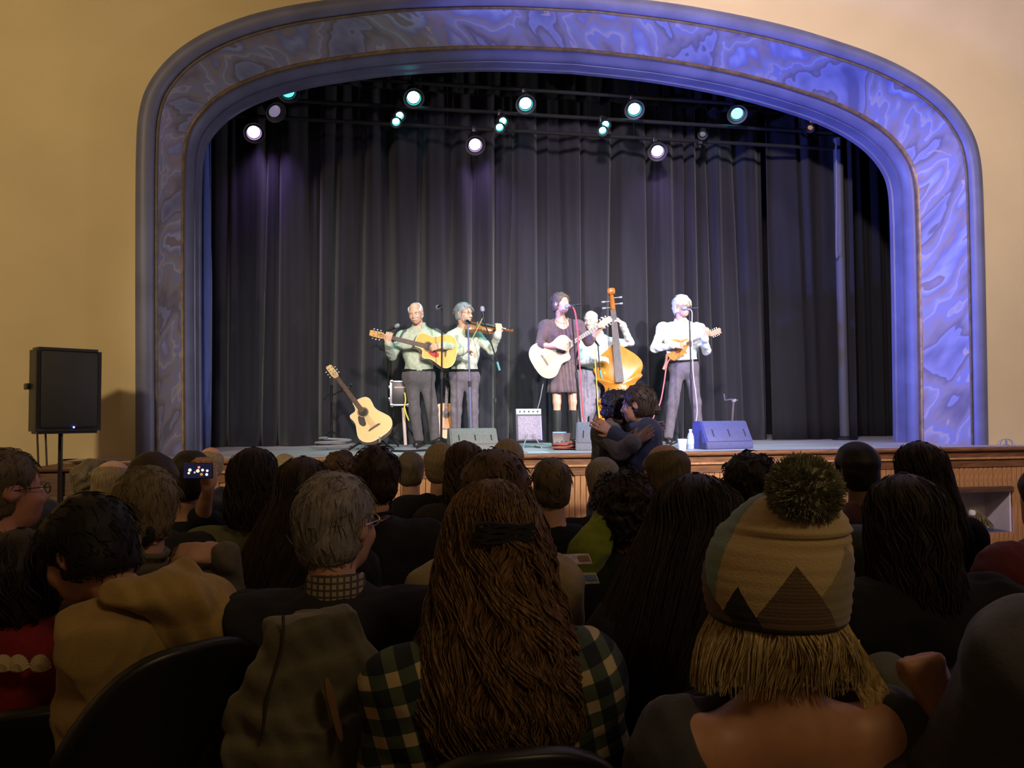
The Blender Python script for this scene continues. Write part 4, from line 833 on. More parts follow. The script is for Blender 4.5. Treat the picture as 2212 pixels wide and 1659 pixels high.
def hair_cap(par, c, R, s, m, th=0.012, seed=0, front=0.55, nape=-0.075, curl=0.0, vox=0.007, bald=False, side=1.0, top=1.0, nstr=0, strand_r=0.0025, strand_l=0.035, pname='hair'):
    P = lambda *p: c + R @ (np.array(p) * s)
    F = Field(c - .20 * s, c + .20 * s, vox)
    F.ell(P(0, -.016, .034), (np.array((.078 * side, .099, .088 * top)) + th) * s, R, .0)
    F.ell(P(0, -.040, -.035), (np.array((.070 * side, .066, .062)) + th * .8) * s, R, .03 * s)
    # hairline: take away the face, the ears' front and below the nape
    F.ell(P(0, .085, -.052), np.array((.092, .098, .115)) * s, R, .012, neg=True)
    F.ell(P(0, .115, .030), np.array((.070, .060, .055)) * s * (1.35 - front * .6), R, .012, neg=True)
    F.ell(P(0, .0, -.125 + (nape + .075)), np.array((.11, .11, .055)) * s, R, .012, neg=True)
    for x in (-1, 1): F.ell(P(x * .095, .005, -.015), np.array((.028, .030, .040)) * s, R, .008, neg=True)
    if bald:
        F.ell(P(0, .018, .092), np.array((.072, .098, .078)) * s, R, .02, neg=True)
    V, Q = F.mesh()
    V = lump(V, (.003 + .010 * curl) * s, 45 + 50 * curl, seed)
    if curl: V = lump(V, .006 * curl, 160, seed + 3)
    me = fast_mesh(pname, V - np.array(par.location), Q)
    if nstr and len(V):
        r = np.random.RandomState(seed); bm = BM(); bm.from_mesh(me); ctr = P(0, -.015, .02)
        for i in r.choice(len(V), nstr):
            p = V[i]; nrm = unit(p - ctr); dn = -R[:, 2] * .9 - R[:, 1] * .35 + r.normal(size=3) * (.35 + curl); dn = unit(dn - nrm * (dn @ nrm) * .95)
            l = strand_l * r.uniform(.6, 1.3) * s; q = [p - np.array(par.location) + nrm * .0015, p - np.array(par.location) + dn * l * .5 + nrm * (.004 + .01 * curl), p - np.array(par.location) + dn * l + nrm * (.002 + .006 * curl * r.rand())]
            tube(bm, q, [strand_r, strand_r * .9, strand_r * .3], 3, cap=False)
        bm.to_mesh(me); bm.free(); me.polygons.foreach_set('use_smooth', np.ones(len(me.polygons), bool))
    return link(pname, me, m, par)
def hair_long(par, top, yaw, m, prof, nstr=300, seed=0, wave=0.006, wl=0.10, r0=0.0030, drift=0.0, name='hair', ns=14, lo_rand=0.25):
    """prof rows: dz below the crown, half width, back depth, centre y, half angle (deg); hung from the crown point"""
    T = np.array(prof, float); T[:, 4] = np.radians(T[:, 4]); Lh = T[-1, 0]; r = np.random.RandomState(seed)
    cy, sy = math.cos(yaw), math.sin(yaw); base = np.array(top) - np.array(par.location)
    def at(dz, ph, push=0.0):
        rx, ry, yc, am = [np.interp(dz, T[:, 0], T[:, i]) for i in (1, 2, 3, 4)]
        a = ph * am; x = (rx + push) * np.sin(a) + drift * max(0, dz - .12) ; y = yc - (ry + push) * np.cos(a)
        return base + np.array([x * cy + y * sy, -x * sy + y * cy, -dz])
    nu, nv = 41, 30; G = np.zeros((nu, nv, 3)); Gi = np.zeros((nu, nv, 3))
    ph = np.linspace(-1, 1, nu); dzs = Lh * .93 * np.linspace(0, 1, nv) ** 1.25
    for i in range(nu):
        rg = .004 * math.sin(ph[i] * 23 + seed) + .003 * math.sin(ph[i] * 51 + 2 * seed)
        for j in range(nv):
            G[i, j] = at(dzs[j], ph[i], -.004 + rg * min(1, dzs[j] / .06)); Gi[i, j] = at(dzs[j], ph[i] * .98, -.028 + .012 * (dzs[j] < .05))
    me = grid_mesh(name, np.concatenate([G, Gi[::-1]], 0), closed_u=True)
    bm = BM(); bm.from_mesh(me)
    for k in range(nstr):
        p0 = r.uniform(-1, 1); kc = int((p0 + 1) * 13 + r.normal() * .35); rc = np.random.RandomState(1000 + seed * 50 + max(kc, 0)); ca, cw, cl = rc.uniform(.5, 1.6), rc.rand() * 6.28, rc.uniform(.75, 1.3); l = Lh * (1 - lo_rand * r.rand() ** 1.5); d0 = r.uniform(0.004, .12) if r.rand() < .75 else r.uniform(.1, .6) * Lh; A = wave * ca * r.uniform(.8, 1.2); w0 = cw + r.normal() * .35; wlen = wl * cl; q = []; pu = r.uniform(-.004, .007)
        for j in range(ns):
            dz = d0 + (l - d0) * j / (ns - 1); g = min(1, dz / .15); rx = np.interp(dz, T[:, 0], T[:, 1])
            q.append(at(dz, p0 + A * g * math.sin(dz / wlen * 6.28 + w0) / max(rx, .05), pu + A * .6 * g * math.cos(dz / wlen * 6.28 + w0)))
        rr = r0 * r.uniform(.6, 1.3); tube(bm, q, [rr * (0.5 + .5 * min(1, j / 3)) * (1 - .75 * max(0, (j - ns * .6) / (ns * .4))) for j in range(ns)], 3, cap=False)
    bm.to_mesh(me); bm.free(); me.polygons.foreach_set('use_smooth', np.ones(len(me.polygons), bool))
    return link(name, me, m, par)
LONG = [(0, .004, .004, .0, 180), (.008, .030, .034, -.005, 180), (.022, .056, .066, -.008, 172), (.05, .080, .098, -.010, 150), (.09, .092, .112, -.012, 122), (.14, .096, .115, -.014, 108), (.20, .098, .110, -.02, 100), (.27, .110, .125, -.03, 92), (.36, .120, .13, -.03, 85), (.46, .110, .125, -.03, 80), (.54, .06, .12, -.03, 70)]

def person(label, J, tone='fair', top=None, top_name='shirt', bottom=None, shoes=None, vox=0.011, s=1.0, bw=1.0, bd=1.0, belly=0.0, bust=0.0, sleeve=1.0, g=0.012, face=False, group=None, hands=True, legs=True, hem=0.02, skirt=None, boots=None, fold_amp=0.006, neck_hole=None, collar=None, ear=True, cat='person', seed=0, name='person', eyes='brown', calf=True, jaw=1.0, glow=None):
    base = np.array(J['base'], float); t = thing(name, label, cat, base, group); ms = skin(tone)
    pts = np.array([v for k, v in J.items() if k in ('H', 'N', 'Sa', 'Sb', 'Ea', 'Eb', 'Wa', 'Wb', 'P', 'Ka', 'Kb', 'Aa', 'Ab', 'Ha', 'Hb')]); lo, hi = pts.min(0) - .24, pts.max(0) + .24
    F = Field(lo, hi, vox); c, R = J['H'], J['R']
    head_field(F, c, R, s, face, ear, jaw)
    nb = c + R @ (np.array((0, -.030, -.070)) * s)
    F.cap(nb, J['N'] - np.array((0, 0, .03)), .052 * s, .060 * s, k=.02)
    torso_field(F, J, -.012, bw, bd, belly, s, bust)
    for k in 'ab':
        arm_field(F, J, k, -.004, 1.0, s)
        if hands and 'hand' + k in J: hand_field(F, J['W' + k], *J['hand' + k], s=s * J.get('hs', 1.0), fat=1.0 if vox < .0095 else 1.25)
        elif hands: F.cap(J['W' + k], J['W' + k] + unit(J['W' + k] - J['E' + k]) * .10 * s, .026, .024, k=.02)
        if legs and bottom is None:
            F.cap(J['H' + k], J['K' + k], .070 * s, .050 * s, k=.04); F.cap(J['K' + k], J['A' + k], .048 * s, .034 * s, k=.02)
            F.cap(J['A' + k] - np.array((0, 0, .02)), J['A' + k] + J['toe' + k] * .15 - np.array((0, 0, .045)), .034, .026, k=.02)
    V, Q = F.mesh(); me = fast_mesh('body', V - base, Q); body = link('body', me, ms, t)
    if face:
        L_ = (V - c) @ R / s; ml = mat('lips_' + tone, tuple(q * (.75 if i else .85) for i, q in enumerate(skin(tone).node_tree.nodes['Principled BSDF'].inputs['Base Color'].default_value[:3])), .45); me.materials.append(ml)
        vm = (abs(L_[:, 0]) < .024) & (abs(L_[:, 2] + .070) < .013) & (L_[:, 1] > .086)
        me.polygons.foreach_set('material_index', vm[Q].all(1).astype(np.int32))
        for x in (-1, 1):
            bm = BM(); p = c + R @ (np.array((x * .031, .0805, .0005)) * s) - base; lathe(bm, [(.001, -.0115 * s), (.008 * s, -.008 * s), (.0115 * s, 0), (.008 * s, .008 * s), (.0055 * s, .0102 * s)], p, R[:, 1], 12); e = obj('eye', bm, mat('eye_white', (.7, .68, .64), .2), t)
            bm = BM(); lathe(bm, [(.0058 * s, .0096 * s), (.005 * s, .0112 * s), (.001, .0116 * s)], p, R[:, 1], 12); obj('iris', bm, mat('iris_' + eyes, (.03, .02, .012), .2), e)
            bm = BM(); q = [c + R @ (np.array(v) * s) - base for v in ((x * .015, .098, .019), (x * .032, .094, .025), (x * .050, .080, .020))]; tube(bm, q, [.003 * s, .004 * s, .002 * s], 6); obj('eyebrow', bm, J.get('brow_m', hairmat('grey', (.28, .26, .24))), t)
    if top is not None:
        F = Field(np.minimum(J['N'], J['P']) * 0 + np.min([J[k] for k in ('N', 'P', 'Sa', 'Sb', 'Ea', 'Eb', 'Wa', 'Wb')], 0) - .22, np.max([J[k] for k in ('N', 'P', 'Sa', 'Sb', 'Ea', 'Eb', 'Wa', 'Wb')], 0) + .22, max(vox, .0088))
        torso_field(F, J, g, bw, bd, belly, s, bust)
        r, f, u = torso_axes(J)
        F.cut(J['P'] - u * hem, -u)
        if sleeve > 0:
            for k in 'ab': 
                arm_field(F, J, k, g * .9, max(0, (sleeve - .5) * 2) * .97, s)
                if sleeve >= 1: F.cap(J['E' + k] + (J['W' + k] - J['E' + k]) * .9, J['E' + k] + (J['W' + k] - J['E' + k]) * .97, .034 * s + g, k=.012)
        nc = J['N'] + u * .03
        if neck_hole: F.ell(nc + f * neck_hole[2], np.array((neck_hole[0], neck_hole[0] * .8, neck_hole[1])), np.stack([r, f, u], 1), .015, neg=True)
        else: F.ell(nc + f * .01 + u * .02, np.array((.058, .058, .05)) * s, np.stack([r, f, u], 1), .01, neg=True)
        if collar:
            hgt, rad = collar
            for q in range(18):
                a = q * 2 * math.pi / 18; a2 = (q + 1) * 2 * math.pi / 18
                pp = lambda a_, z: nc + (r * math.cos(a_) * rad + f * math.sin(a_) * rad * 1.05) + u * z + f * (-.01)
                F.cap(pp(a, 0), pp(a2, 0), .012, k=.01); F.cap(pp(a, hgt), pp(a2, hgt), .010, k=.012)
        V, Q = F.mesh(); V = fold(V, fold_amp, seed + 11); link(top_name, fast_mesh(top_name, V - base, Q), top, t)
    if bottom is not None and legs:
        ks = ('P', 'Ka', 'Kb', 'Aa', 'Ab', 'Ha', 'Hb'); F = Field(np.min([J[k] for k in ks], 0) - .22, np.max([J[k] for k in ks], 0) + .22, (.013 if vox < .008 else .019))
        r, f, u = torso_axes(J); Rm = np.stack([r, f, u], 1)
        F.ell(J['P'] + u * .0, np.array((.160 * bw + .020, .112 * bd + .020 + belly * .5, .15)), Rm, .04)
        for k in 'ab':
            F.cap(J['H' + k], J['K' + k], .086 * s, .064 * s, k=.05); F.cap(J['K' + k], J['A' + k] + (J['K' + k] - J['A' + k]) * .04, .064 * s, .056 * s, k=.03)
        F.cut(J['P'] + u * .085, u)
        V, Q = F.mesh(); V = fold(V, .004, seed + 5); link('trousers', fast_mesh('trousers', V - base, Q), bottom, t)
    if skirt is not None:
        m_, hz = skirt; r, f, u = torso_axes(J); bm = BM(); rings = []
        for j in range(9):
            q = j / 8; z = J['P'][2] + .12 - (J['P'][2] + .12 - hz) * q; ring = []
            for k in range(48):
                a = k * 2 * math.pi / 48; w_ = (.155 + .035 * q) + .012 * q * math.sin(9 * a + seed); p = J['P'] + r * math.cos(a) * w_ * bw + f * math.sin(a) * w_ * .85; ring.append(bm.verts.new(Vector((p[0], p[1], z)) - Vector(base)))
            rings.append(ring)
        for A_, B_ in zip(rings, rings[1:]):
            for k in range(48): bm.faces.new((A_[k], A_[(k + 1) % 48], B_[(k + 1) % 48], B_[k]))
        o = obj('skirt', bm, m_, t); md = o.modifiers.new('thickness', 'SOLIDIFY'); md.thickness = .006
    if boots is not None:
        for k in 'ab':
            bm = BM(); a, kk = J['A' + k], J['K' + k]; d = kk - a
            tube(bm, [a - base - np.array((0, 0, .05)), a - base, a + d * .3 - base, a + d * .62 - base, a + d * .78 - base], [.045, .047, .056, .066, .066], 16); q = a + J['toe' + k] * .13
            box(bm, (a + q) / 2 - base - np.array((0, 0, .045)), (.075, .24, .07), .025, Matrix.Rotation(math.atan2(-J['toe' + k][0], J['toe' + k][1]), 3, 'Z')); obj('boot', bm, boots, t)
    if shoes is not None:
        for k in 'ab':
            F = Field(J['A' + k] - .25, J['A' + k] + .25, .010 if vox < .008 else .017); a = J['A' + k]; td = J['toe' + k]
            F.cap(a + np.array((0, 0, -.045)) - td * .03, a + td * .13 - np.array((0, 0, .05)), .042, .040, k=.02); F.cap(a, a - np.array((0, 0, .03)), .046, k=.02); F.cut(a - np.array((0, 0, .082)), (0, 0, -1))
            V, Q = F.mesh(); link('shoe', fast_mesh('shoe', V - base, Q), shoes, t)
    return t
def open_collar(t, J, m):
    r, f, u = torso_axes(J); nc = J['N'] + u * .030 - f * .008; B = np.array(t.location)
    for sg in (-1, 1):
        P = np.zeros((12, 4, 3))
        for i in range(12):
            q = i / 11; a = math.radians(-95 + 165 * q); d = r * sg * math.cos(a) + f * math.sin(a)
            for j in range(4):
                v = j / 3; P[i, j] = nc + d * (.060 + .020 * v + .012 * v * q) + u * (.028 - .030 * v - (.040 * v + .012) * q ** 3) - B
        me = grid_mesh('collar', P); o = link('collar', me, m, t); md = o.modifiers.new('thickness', 'SOLIDIFY'); md.thickness = .005; md.offset = 1
def glasses(t, c, R, s, m):
    bm = BM(); B = np.array(t.location)
    for x in (-1, 1):
        tube(bm, [c + R @ (np.array((x * .032 + .021 * math.cos(a), .104, .001 + .016 * math.sin(a))) * s) - B for a in np.linspace(0, 2 * math.pi, 15)], .0016 * s, 5, cap=False)
        tube(bm, [c + R @ (np.array(v) * s) - B for v in ((x * .053, .104, .006), (x * .080, .06, .008), (x * .083, -.005, .004))], .0017 * s, 5)
    tube(bm, [c + R @ (np.array(v) * s) - B for v in ((-.011, .105, .005), (.0, .107, .007), (.011, .105, .005))], .0016 * s, 5)
    return obj('glasses', bm, m, t)
def belt(t, J, m, bw, belly=0.0, z=0.07):
    r, f, u = torso_axes(J); bm = BM(); B = np.array(t.location); q = [J['P'] + u * z + r * math.cos(a) * (.158 * bw + .012) + f * (math.sin(a) * (.118 + .016 + belly * .5)) - B for a in np.linspace(0, 2 * math.pi, 33)]
    tube(bm, q, .014, 6, cap=False); obj('belt', bm, m, t)
    bm = BM(); p = J['P'] + u * z + f * (.128 + belly * .5) - B; box(bm, p, (.045, .012, .035), .004); obj('buckle', bm, M_chrome, t)

# ---- the five musicians (joints read from the photograph at their own depth)
def standing(H, fwd, N, Sa, Ea, Wa, Sb, Eb, Wb, P, Ka, Kb, Aa, Ab, y, toes=((-.3, -1), (.3, -1)), tilt=0.0, body_fwd=(0, -1, 0)):
    q = lambda p: W(p[0], p[1], p[2] if len(p) > 2 else y)
    J = dict(H=q(H), R=head_R(fwd, tilt), N=q(N), Sa=q(Sa), Ea=q(Ea), Wa=q(Wa), Sb=q(Sb), Eb=q(Eb), Wb=q(Wb), P=q(P), Ka=q(Ka), Kb=q(Kb), Aa=q(Aa), Ab=q(Ab), fwd=np.array(body_fwd, float))
    for k in 'ab':
        J['S' + k] = J['S' + k] - np.array((0, 0, .028)); J['A' + k][2] = STG + .082; J['toe' + k] = unit((*toes[0 if k == 'a' else 1], 0))
    x = unit(J['Sb'] - J['Sa']); J['Ha'] = J['P'] - x * .085 - np.array((0, 0, .02)); J['Hb'] = J['P'] + x * .085 - np.array((0, 0, .02))
    J['base'] = np.array((J['P'][0], J['P'][1], STG)); return J
VP = 0.0074
M_belt = mat('black_leather', (.015, .014, .014), .35)
M_trs = cloth('charcoal_trousers', (.085, .078, .085)); M_trs2 = cloth('grey_violet_trousers', (.13, .11, .135)); M_shoe = mat('black_shoe', (.02, .018, .018), .35)
M_sh1 = cloth('sage_shirt', (.42, .47, .36)); M_sh2 = cloth('pale_green_shirt', (.52, .57, .46)); M_sh3 = cloth('white_mint_shirt', (.66, .72, .70))
HW = hairmat('white', (.72, .72, .72)); HG = hairmat('steel_grey', (.25, .26, .27))

# left guitarist (neck of the guitar to the picture's left)
J = standing((898, 676, 8.86), (-.30, -1, -.34), (905, 707, 8.95), (869, 722, 8.95), (846, 770, 8.80), (838, 742, 8.52), (941, 722, 8.95), (988, 752, 8.85), (957, 747, 8.60), (905, 812, 8.98), (896, 888, 8.95), (934, 886, 8.95), (905, 955, 9.0), (940, 955, 9.0), 8.95, tilt=-.12)
gc = W(942, 753, 8.66); gy = W(800, 719, 8.50) - gc
J['handa'] = (np.array((.1, -.25, 1.0)), np.array((.25, .9, .1)), -1, .75); J['handb'] = (np.array((-1, -.12, -.12)), np.array((0, .8, -.4)), 1, .45)
t = person('man with white fringe hair and moustache in sage shirt playing the left-hand guitar', J, 'fair', M_sh1, 'shirt', M_trs, M_shoe, VP, 1.0, 1.10, 1.1, .05, face=True, collar=(.008, .060), neck_hole=(.060, .075, .045), seed=1, hem=-.06, jaw=1.1)
hair_cap(t, J['H'], J['R'], 1.0, HW, .008, 1, bald=True, vox=.006)
bm = BM(); B = np.array(t.location); tube(bm, [J['H'] + J['R'] @ np.array(v) - B for v in ((-.030, .088, -.062), (-.012, .102, -.053), (.012, .102, -.053), (.030, .088, -.062))], [.004, .009, .009, .004], 8); obj('moustache', bm, HW, t)
belt(t, J, M_belt, 1.1, .05); open_collar(t, J, M_sh1)
g, Rm = guitar('amber acoustic guitar with a red pickguard held by the leftmost man', gc, gy, (0.02, -1, .16), (0.72, 0.38, 0.075), (0.28, 0.10, 0.03), pick=((.36, .03, .03), -1, 'red'), flip=-1, pearl=True)
bm = BM(); tube(bm, smooth_path([W(985, 770, 8.72), W(972, 735, 8.98), W(945, 712, 8.86), W(930, 712, 9.03), W(890, 712, 9.02), W(873, 715, 8.85), W(862, 732, 8.74), W(850, 736, 8.66)], 6), .012, 6, flat=.3); tag(obj('guitar_strap', bm, mat('grey_strap', (.10, .10, .11), .6)), 'dark strap over the shoulders of the leftmost guitarist', 'strap')

# fiddler
J = standing((1003, 677, 9.02), (.72, -.80, -.12), (1003, 708, 9.12), (976, 722, 9.1), (972, 768, 8.85), (1004, 757, 8.68), (1030, 722, 9.1), (1062, 756, 8.95), (1076, 722, 8.72), (1003, 812, 9.15), (985, 888, 9.12), (1022, 888, 9.12), (985, 955, 9.15), (1024, 955, 9.15), 9.12)
vc = W(1037, 706, 8.86); vy = W(1106, 715, 8.70) - vc
J['handb'] = (np.array((.1, -.1, 1.0)), np.array((-.2, .9, .2)), 1, .7); J['handa'] = (np.array((.8, -.3, -.1)), np.array((0, -.2, -1)), -1, .6)
t = person('grey-haired man with glasses in pale green shirt playing the fiddle', J, 'fair', M_sh2, 'shirt', M_trs2, M_shoe, VP, 1.0, 1.02, 1.0, .02, face=True, collar=(.008, .058), neck_hole=(.060, .075, .045), seed=2, hem=-.06)
hair_cap(t, J['H'], J['R'], 1.0, HG, .014, 2, vox=.006, nstr=160, strand_r=.003, strand_l=.05); glasses(t, J['H'], J['R'], 1.0, M_bmet); belt(t, J, M_belt, 1.02, .02); open_collar(t, J, M_sh2)
violin_family('violin', 'brown fiddle under the chin of the grey-haired man', 'violin', vc, vy, (0.15, -.62, .75), VIOL, .36, .035, (.34, .13, .035), (.22, .075, .02), .13, .026, .075, 0, 0)
bm = BM(); a, b = Vector(W(1006, 760, 8.66)), Vector(W(1046, 680, 8.72)); t = thing('violin_bow', 'thin bow held up across the fiddle', 'bow', a)
tube(bm, [(0, 0, 0), b - a], .005, 6); obj('stick', bm, mat('bow_stick', (.45, .30, .12), .4), t)
bm = BM(); o_ = Vector((-.006, -.012, -.004)); tube(bm, [o_, b - a + o_ * .8], .003, 4, flat=.4); obj('bow_hair', bm, mat('bow_hair', (.8, .78, .7), .6), t)
bm = BM(); box(bm, (0, -.006, 0), (.014, .016, .03), .003); obj('frog', bm, M_blk, t)

# singer with the blond guitar
J = standing((1212, 656, 8.52), (.55, -.84, .04), (1212, 690, 8.6), (1178, 698, 8.6), (1165, 745, 8.48), (1203, 748, 8.30), (1247, 698, 8.6), (1272, 738, 8.5), (1299, 708, 8.36), (1217, 800, 8.62), (1203, 868, 8.58), (1237, 868, 8.58), (1203, 945, 8.6), (1236, 945, 8.6), 8.6, toes=((-.4, -1), (.3, -1)))
gc = W(1196, 766, 8.40); gy = W(1332, 680, 8.28) - gc
J['handa'] = (np.array((1, -.1, -.12)), np.array((0, .8, -.35)), -1, .5); J['handb'] = (np.array((.45, -.15, .9)), np.array((-.5, .8, .1)), 1, .75)
t = person('woman singer with short hair in plum scoop-neck dress playing a blond guitar', J, 'fair', cloth('plum_dress', (.10, .062, .075)), 'dress_top', None, None, VP, .96, .98, .95, 0, bust=.9, sleeve=.62, face=True, neck_hole=(.100, .155, .075), skirt=(cloth('plum_skirt', (.13, .09, .10)), W(1217, 848, 8.6)[2]), boots=mat('black_boot', (.02, .022, .024), .4), seed=3, hem=-.05)
hair_cap(t, J['H'], J['R'], .96, hairmat('ash_brown', (.12, .09, .075)), .018, 3, vox=.006, nstr=160, strand_r=.003, strand_l=.05, front=.7)
bm = BM(); r, f, u = torso_axes(J); B = np.array(t.location); tube(bm, [J['N'] + u * (.01 - .055 * math.sin(a)) + r * .07 * math.cos(a) + f * (.05 + .05 * math.sin(a)) - B for a in np.linspace(0, math.pi, 13)], .003, 5); obj('necklace', bm, mat('pale_bead', (.7, .62, .45), .4), t)
guitar('pale round-bodied acoustic guitar held by the woman singer', gc, gy, (-.05, -1, .12), (0.74, 0.50, 0.22), (0.55, 0.26, 0.09), outline=JUMB, cut=JCUT, flip=1, name='acoustic_guitar_jumbo'[:15])

# bass player and double bass
J = standing((1276, 692, 9.2), (-.55, -.80, -.22), (1290, 722, 9.3), (1262, 738, 9.28), (1256, 778, 9.1), (1292, 775, 8.92), (1328, 736, 9.3), (1361, 741, 9.24), (1345, 700, 9.06), (1272, 812, 9.3), (1260, 885, 9.28), (1283, 885, 9.28), (1256, 948, 9.3), (1282, 948, 9.3), 9.3)
J['handa'] = (np.array((.95, -.2, -.05)), np.array((.1, .6, -.6)), -1, .55); J['handb'] = (np.array((-.75, -.2, .55)), np.array((-.5, .5, -.5)), 1, .8)
t = person('bald man in pale shirt playing the double bass behind the singer', J, 'pale', M_sh3, 'shirt', cloth('pale_grey_trousers', (.26, .24, .30)), M_shoe, VP, 1.0, 1.0, 1.0, .01, face=True, collar=(.008, .058), neck_hole=(.060, .075, .045), seed=4, hem=-.06)
hair_cap(t, J['H'], J['R'], 1.0, HW, .005, 4, bald=True, vox=.006); belt(t, J, M_belt, 1.0, .01); open_collar(t, J, M_sh3)
bc = W(1339, 838, 9.03); by = W(1321, 640, 9.13) - bc
violin_family('double_bass', 'large golden-orange double bass standing beside the singer', 'double bass', bc, by, (-.26, -1, .10), [(a, b * (1.22 if .05 < a < .5 else 1.0)) for a, b in BASS], 1.0, .19, (.52, .20, .018), (.34, .11, .015), .40, .062, .22, 0, 0)
bm = BM(); e = bc - unit(by) * .53; tube(bm, [e, (e[0] + .01, e[1] - .02, STG)], .010, 8); t = obj('endpin', bm, M_chrome); bb = bpy.data.objects['double_bass']; t.parent = bb; t.matrix_parent_inverse = (Matrix.Translation(bb.location) @ bb.rotation_quaternion.to_matrix().to_4x4()).inverted()

# mandolin player
J = standing((1474, 662, 8.80), (.42, -.88, -.14), (1471, 696, 8.88), (1432, 704, 8.88), (1414, 752, 8.78), (1452, 746, 8.58), (1510, 705, 8.88), (1526, 757, 8.75), (1522, 730, 8.52), (1477, 792, 8.9), (1454, 872, 8.87), (1503, 870, 8.87), (1444, 948, 8.9), (1509, 948, 8.9), 8.88)
J['handa'] = (np.array((1, -.15, .0)), np.array((0, .8, -.35)), -1, .5); J['handb'] = (np.array((.35, -.25, .9)), np.array((-.5, .8, .1)), 1, .75)
t = person('white-haired man in white mint shirt playing the mandolin', J, 'fair', M_sh3, 'shirt', M_trs2, M_shoe, VP, 1.0, 1.05, 1.05, .02, face=True, collar=(.008, .060), neck_hole=(.060, .075, .045), seed=5, hem=-.06)
hair_cap(t, J['H'], J['R'], 1.0, HW, .020, 5, vox=.006, nstr=160, strand_r=.003, strand_l=.05, front=.75); belt(t, J, M_belt, 1.05, .02); open_collar(t, J, M_sh3); glasses(t, J['H'], J['R'], 1.0, M_bmet)
MAND = [(-.165, .002), (-.158, .06), (-.13, .105), (-.085, .125), (-.04, .122), (.0, .105), (.035, .080), (.06, .066), (.09, .062), (.115, .066), (.135, .055), (.15, .03), (.165, .02), (.17, .002)]
MCUT = [(-.165, .002), (-.158, .06), (-.135, .110), (-.11, .128), (-.085, .118), (-.04, .118), (.0, .108), (.03, .09), (.055, .105), (.062, .10), (.055, .07), (.085, .045), (.12, .03), (.165, .02), (.17, .002)]
mc = W(1467, 750, 8.66); my_ = W(1574, 706, 8.50) - mc
Rm = frame_YZ(my_, (0.0, -1, .14)); t = thing('mandolin', 'small orange-brown mandolin held by the white-haired man', 'mandolin', mc, None, Rm)
o = mirror_outline(MAND, 4, MCUT); mt = mat('mandolin_top', (.52, .20, .035), .28, .15, 40, coat=.5); ms = mat('mandolin_side', (.30, .10, .02), .3, coat=.5)
bm = BM(); prism(bm, o, -.045, 0, .003); obj('body', bm, ms, t); bm = BM(); domed(bm, scaled(o, .99), 0.0, .014); obj('soundboard', bm, mt, t)
for sx in (-1, 1):
    bm = BM(); fhole(bm, sx * .055, -.035, .075, .012, .0030); obj('f_hole', bm, mat('ebony', (.02, .013, .01), .4), t)
bm = BM(); box(bm, (0, -.055, .017), (.10, .010, .014), .002); obj('bridge', bm, mat('rosewood', (.1, .05, .03), .4), t)
bm = BM(); box(bm, (0, .24, .014), (.034, .29, .007), .001); obj('fretboard', bm, mat('rosewood', (.1, .05, .03), .4), t)
bm = BM(); tube(bm, [(0, .14, -.006), (0, .39, .002)], [.017, .014], 8, flat=.8); obj('neck', bm, ms, t)
bm = BM(); prism(bm, [(-.018, .385), (.018, .385), (.032, .41), (.030, .50), (.040, .525), (.015, .52), (-.012, .535), (-.034, .52), (-.030, .50), (-.032, .41)], -.006, .007, .002); obj('headstock', bm, ms, t)
for k in range(4):
    for sx in (-1, 1):
        bm = BM(); yy = .418 + .024 * k; tube(bm, [(sx * .028, yy, 0), (sx * .042, yy, 0)], .0025, 6); box(bm, (sx * .046, yy, 0), (.010, .013, .006), .002); obj('tuner', bm, M_chrome, t)
bm = BM()
for k in range(8):
    f = (k - 3.5) / 3.5; tube(bm, [(f * .016, -.15, .012), (f * .019, -.055, .025), (f * .013, .385, .018)], .0008, 4)
obj('strings', bm, M_chrome, t); bm = BM(); prism(bm, [(-.018, -.16), (.018, -.16), (.02, -.11), (-.02, -.11)], .010, .016, .001); obj('tailpiece', bm, M_chrome, t)
bm = BM(); tube(bm, smooth_path([W(1441, 765, 8.66), W(1438, 785, 8.74), W(1433, 798, 8.72)], 6), .014, 6, flat=.3); tag(obj('mandolin_strap', bm, mat('tan_strap', (.55, .30, .18), .5)), 'tan strap end hanging from the mandolin', 'strap')

# ---- the couple hugging in front of the stage
def hug(label, H, fwd, N, Sa, Ea, Wa, Sb, Eb, Wb, y, ha, hb, tone, top, seed, **k):
    q = lambda p: W(p[0], p[1], p[2] if len(p) > 2 else y); fz = floor_z(y); n = q(N); f = unit((fwd[0], fwd[1], 0)); rr = np.cross(f, (0, 0, 1)); P_ = np.array((n[0] - f[0] * .04, n[1], fz + .86))
    J = dict(H=q(H), R=head_R(fwd, k.pop('tilt', 0)), N=n, Sa=q(Sa), Ea=q(Ea), Wa=q(Wa), Sb=q(Sb), Eb=q(Eb), Wb=q(Wb), P=P_, fwd=f)
    for kk, sg in (('a', -1), ('b', 1)):
        sd = unit(J['S' + kk] - n); J['H' + kk] = P_ + sd * .085; J['K' + kk] = J['H' + kk] + np.array((0, 0, -.40)) + f * .03; J['A' + kk] = np.array((J['K' + kk][0] - f[0] * .03, J['K' + kk][1] - f[1] * .03, fz + .085)); J['toe' + kk] = f
    J['handa'] = ha; J['handb'] = hb; J['base'] = np.array((P_[0], P_[1], fz))
    return J, person(label, J, tone, top, 'jacket', cloth('dark_jeans', (.03, .035, .06)), M_shoe, .009, 1.0, seed=seed, g=.02, face=True, **k)
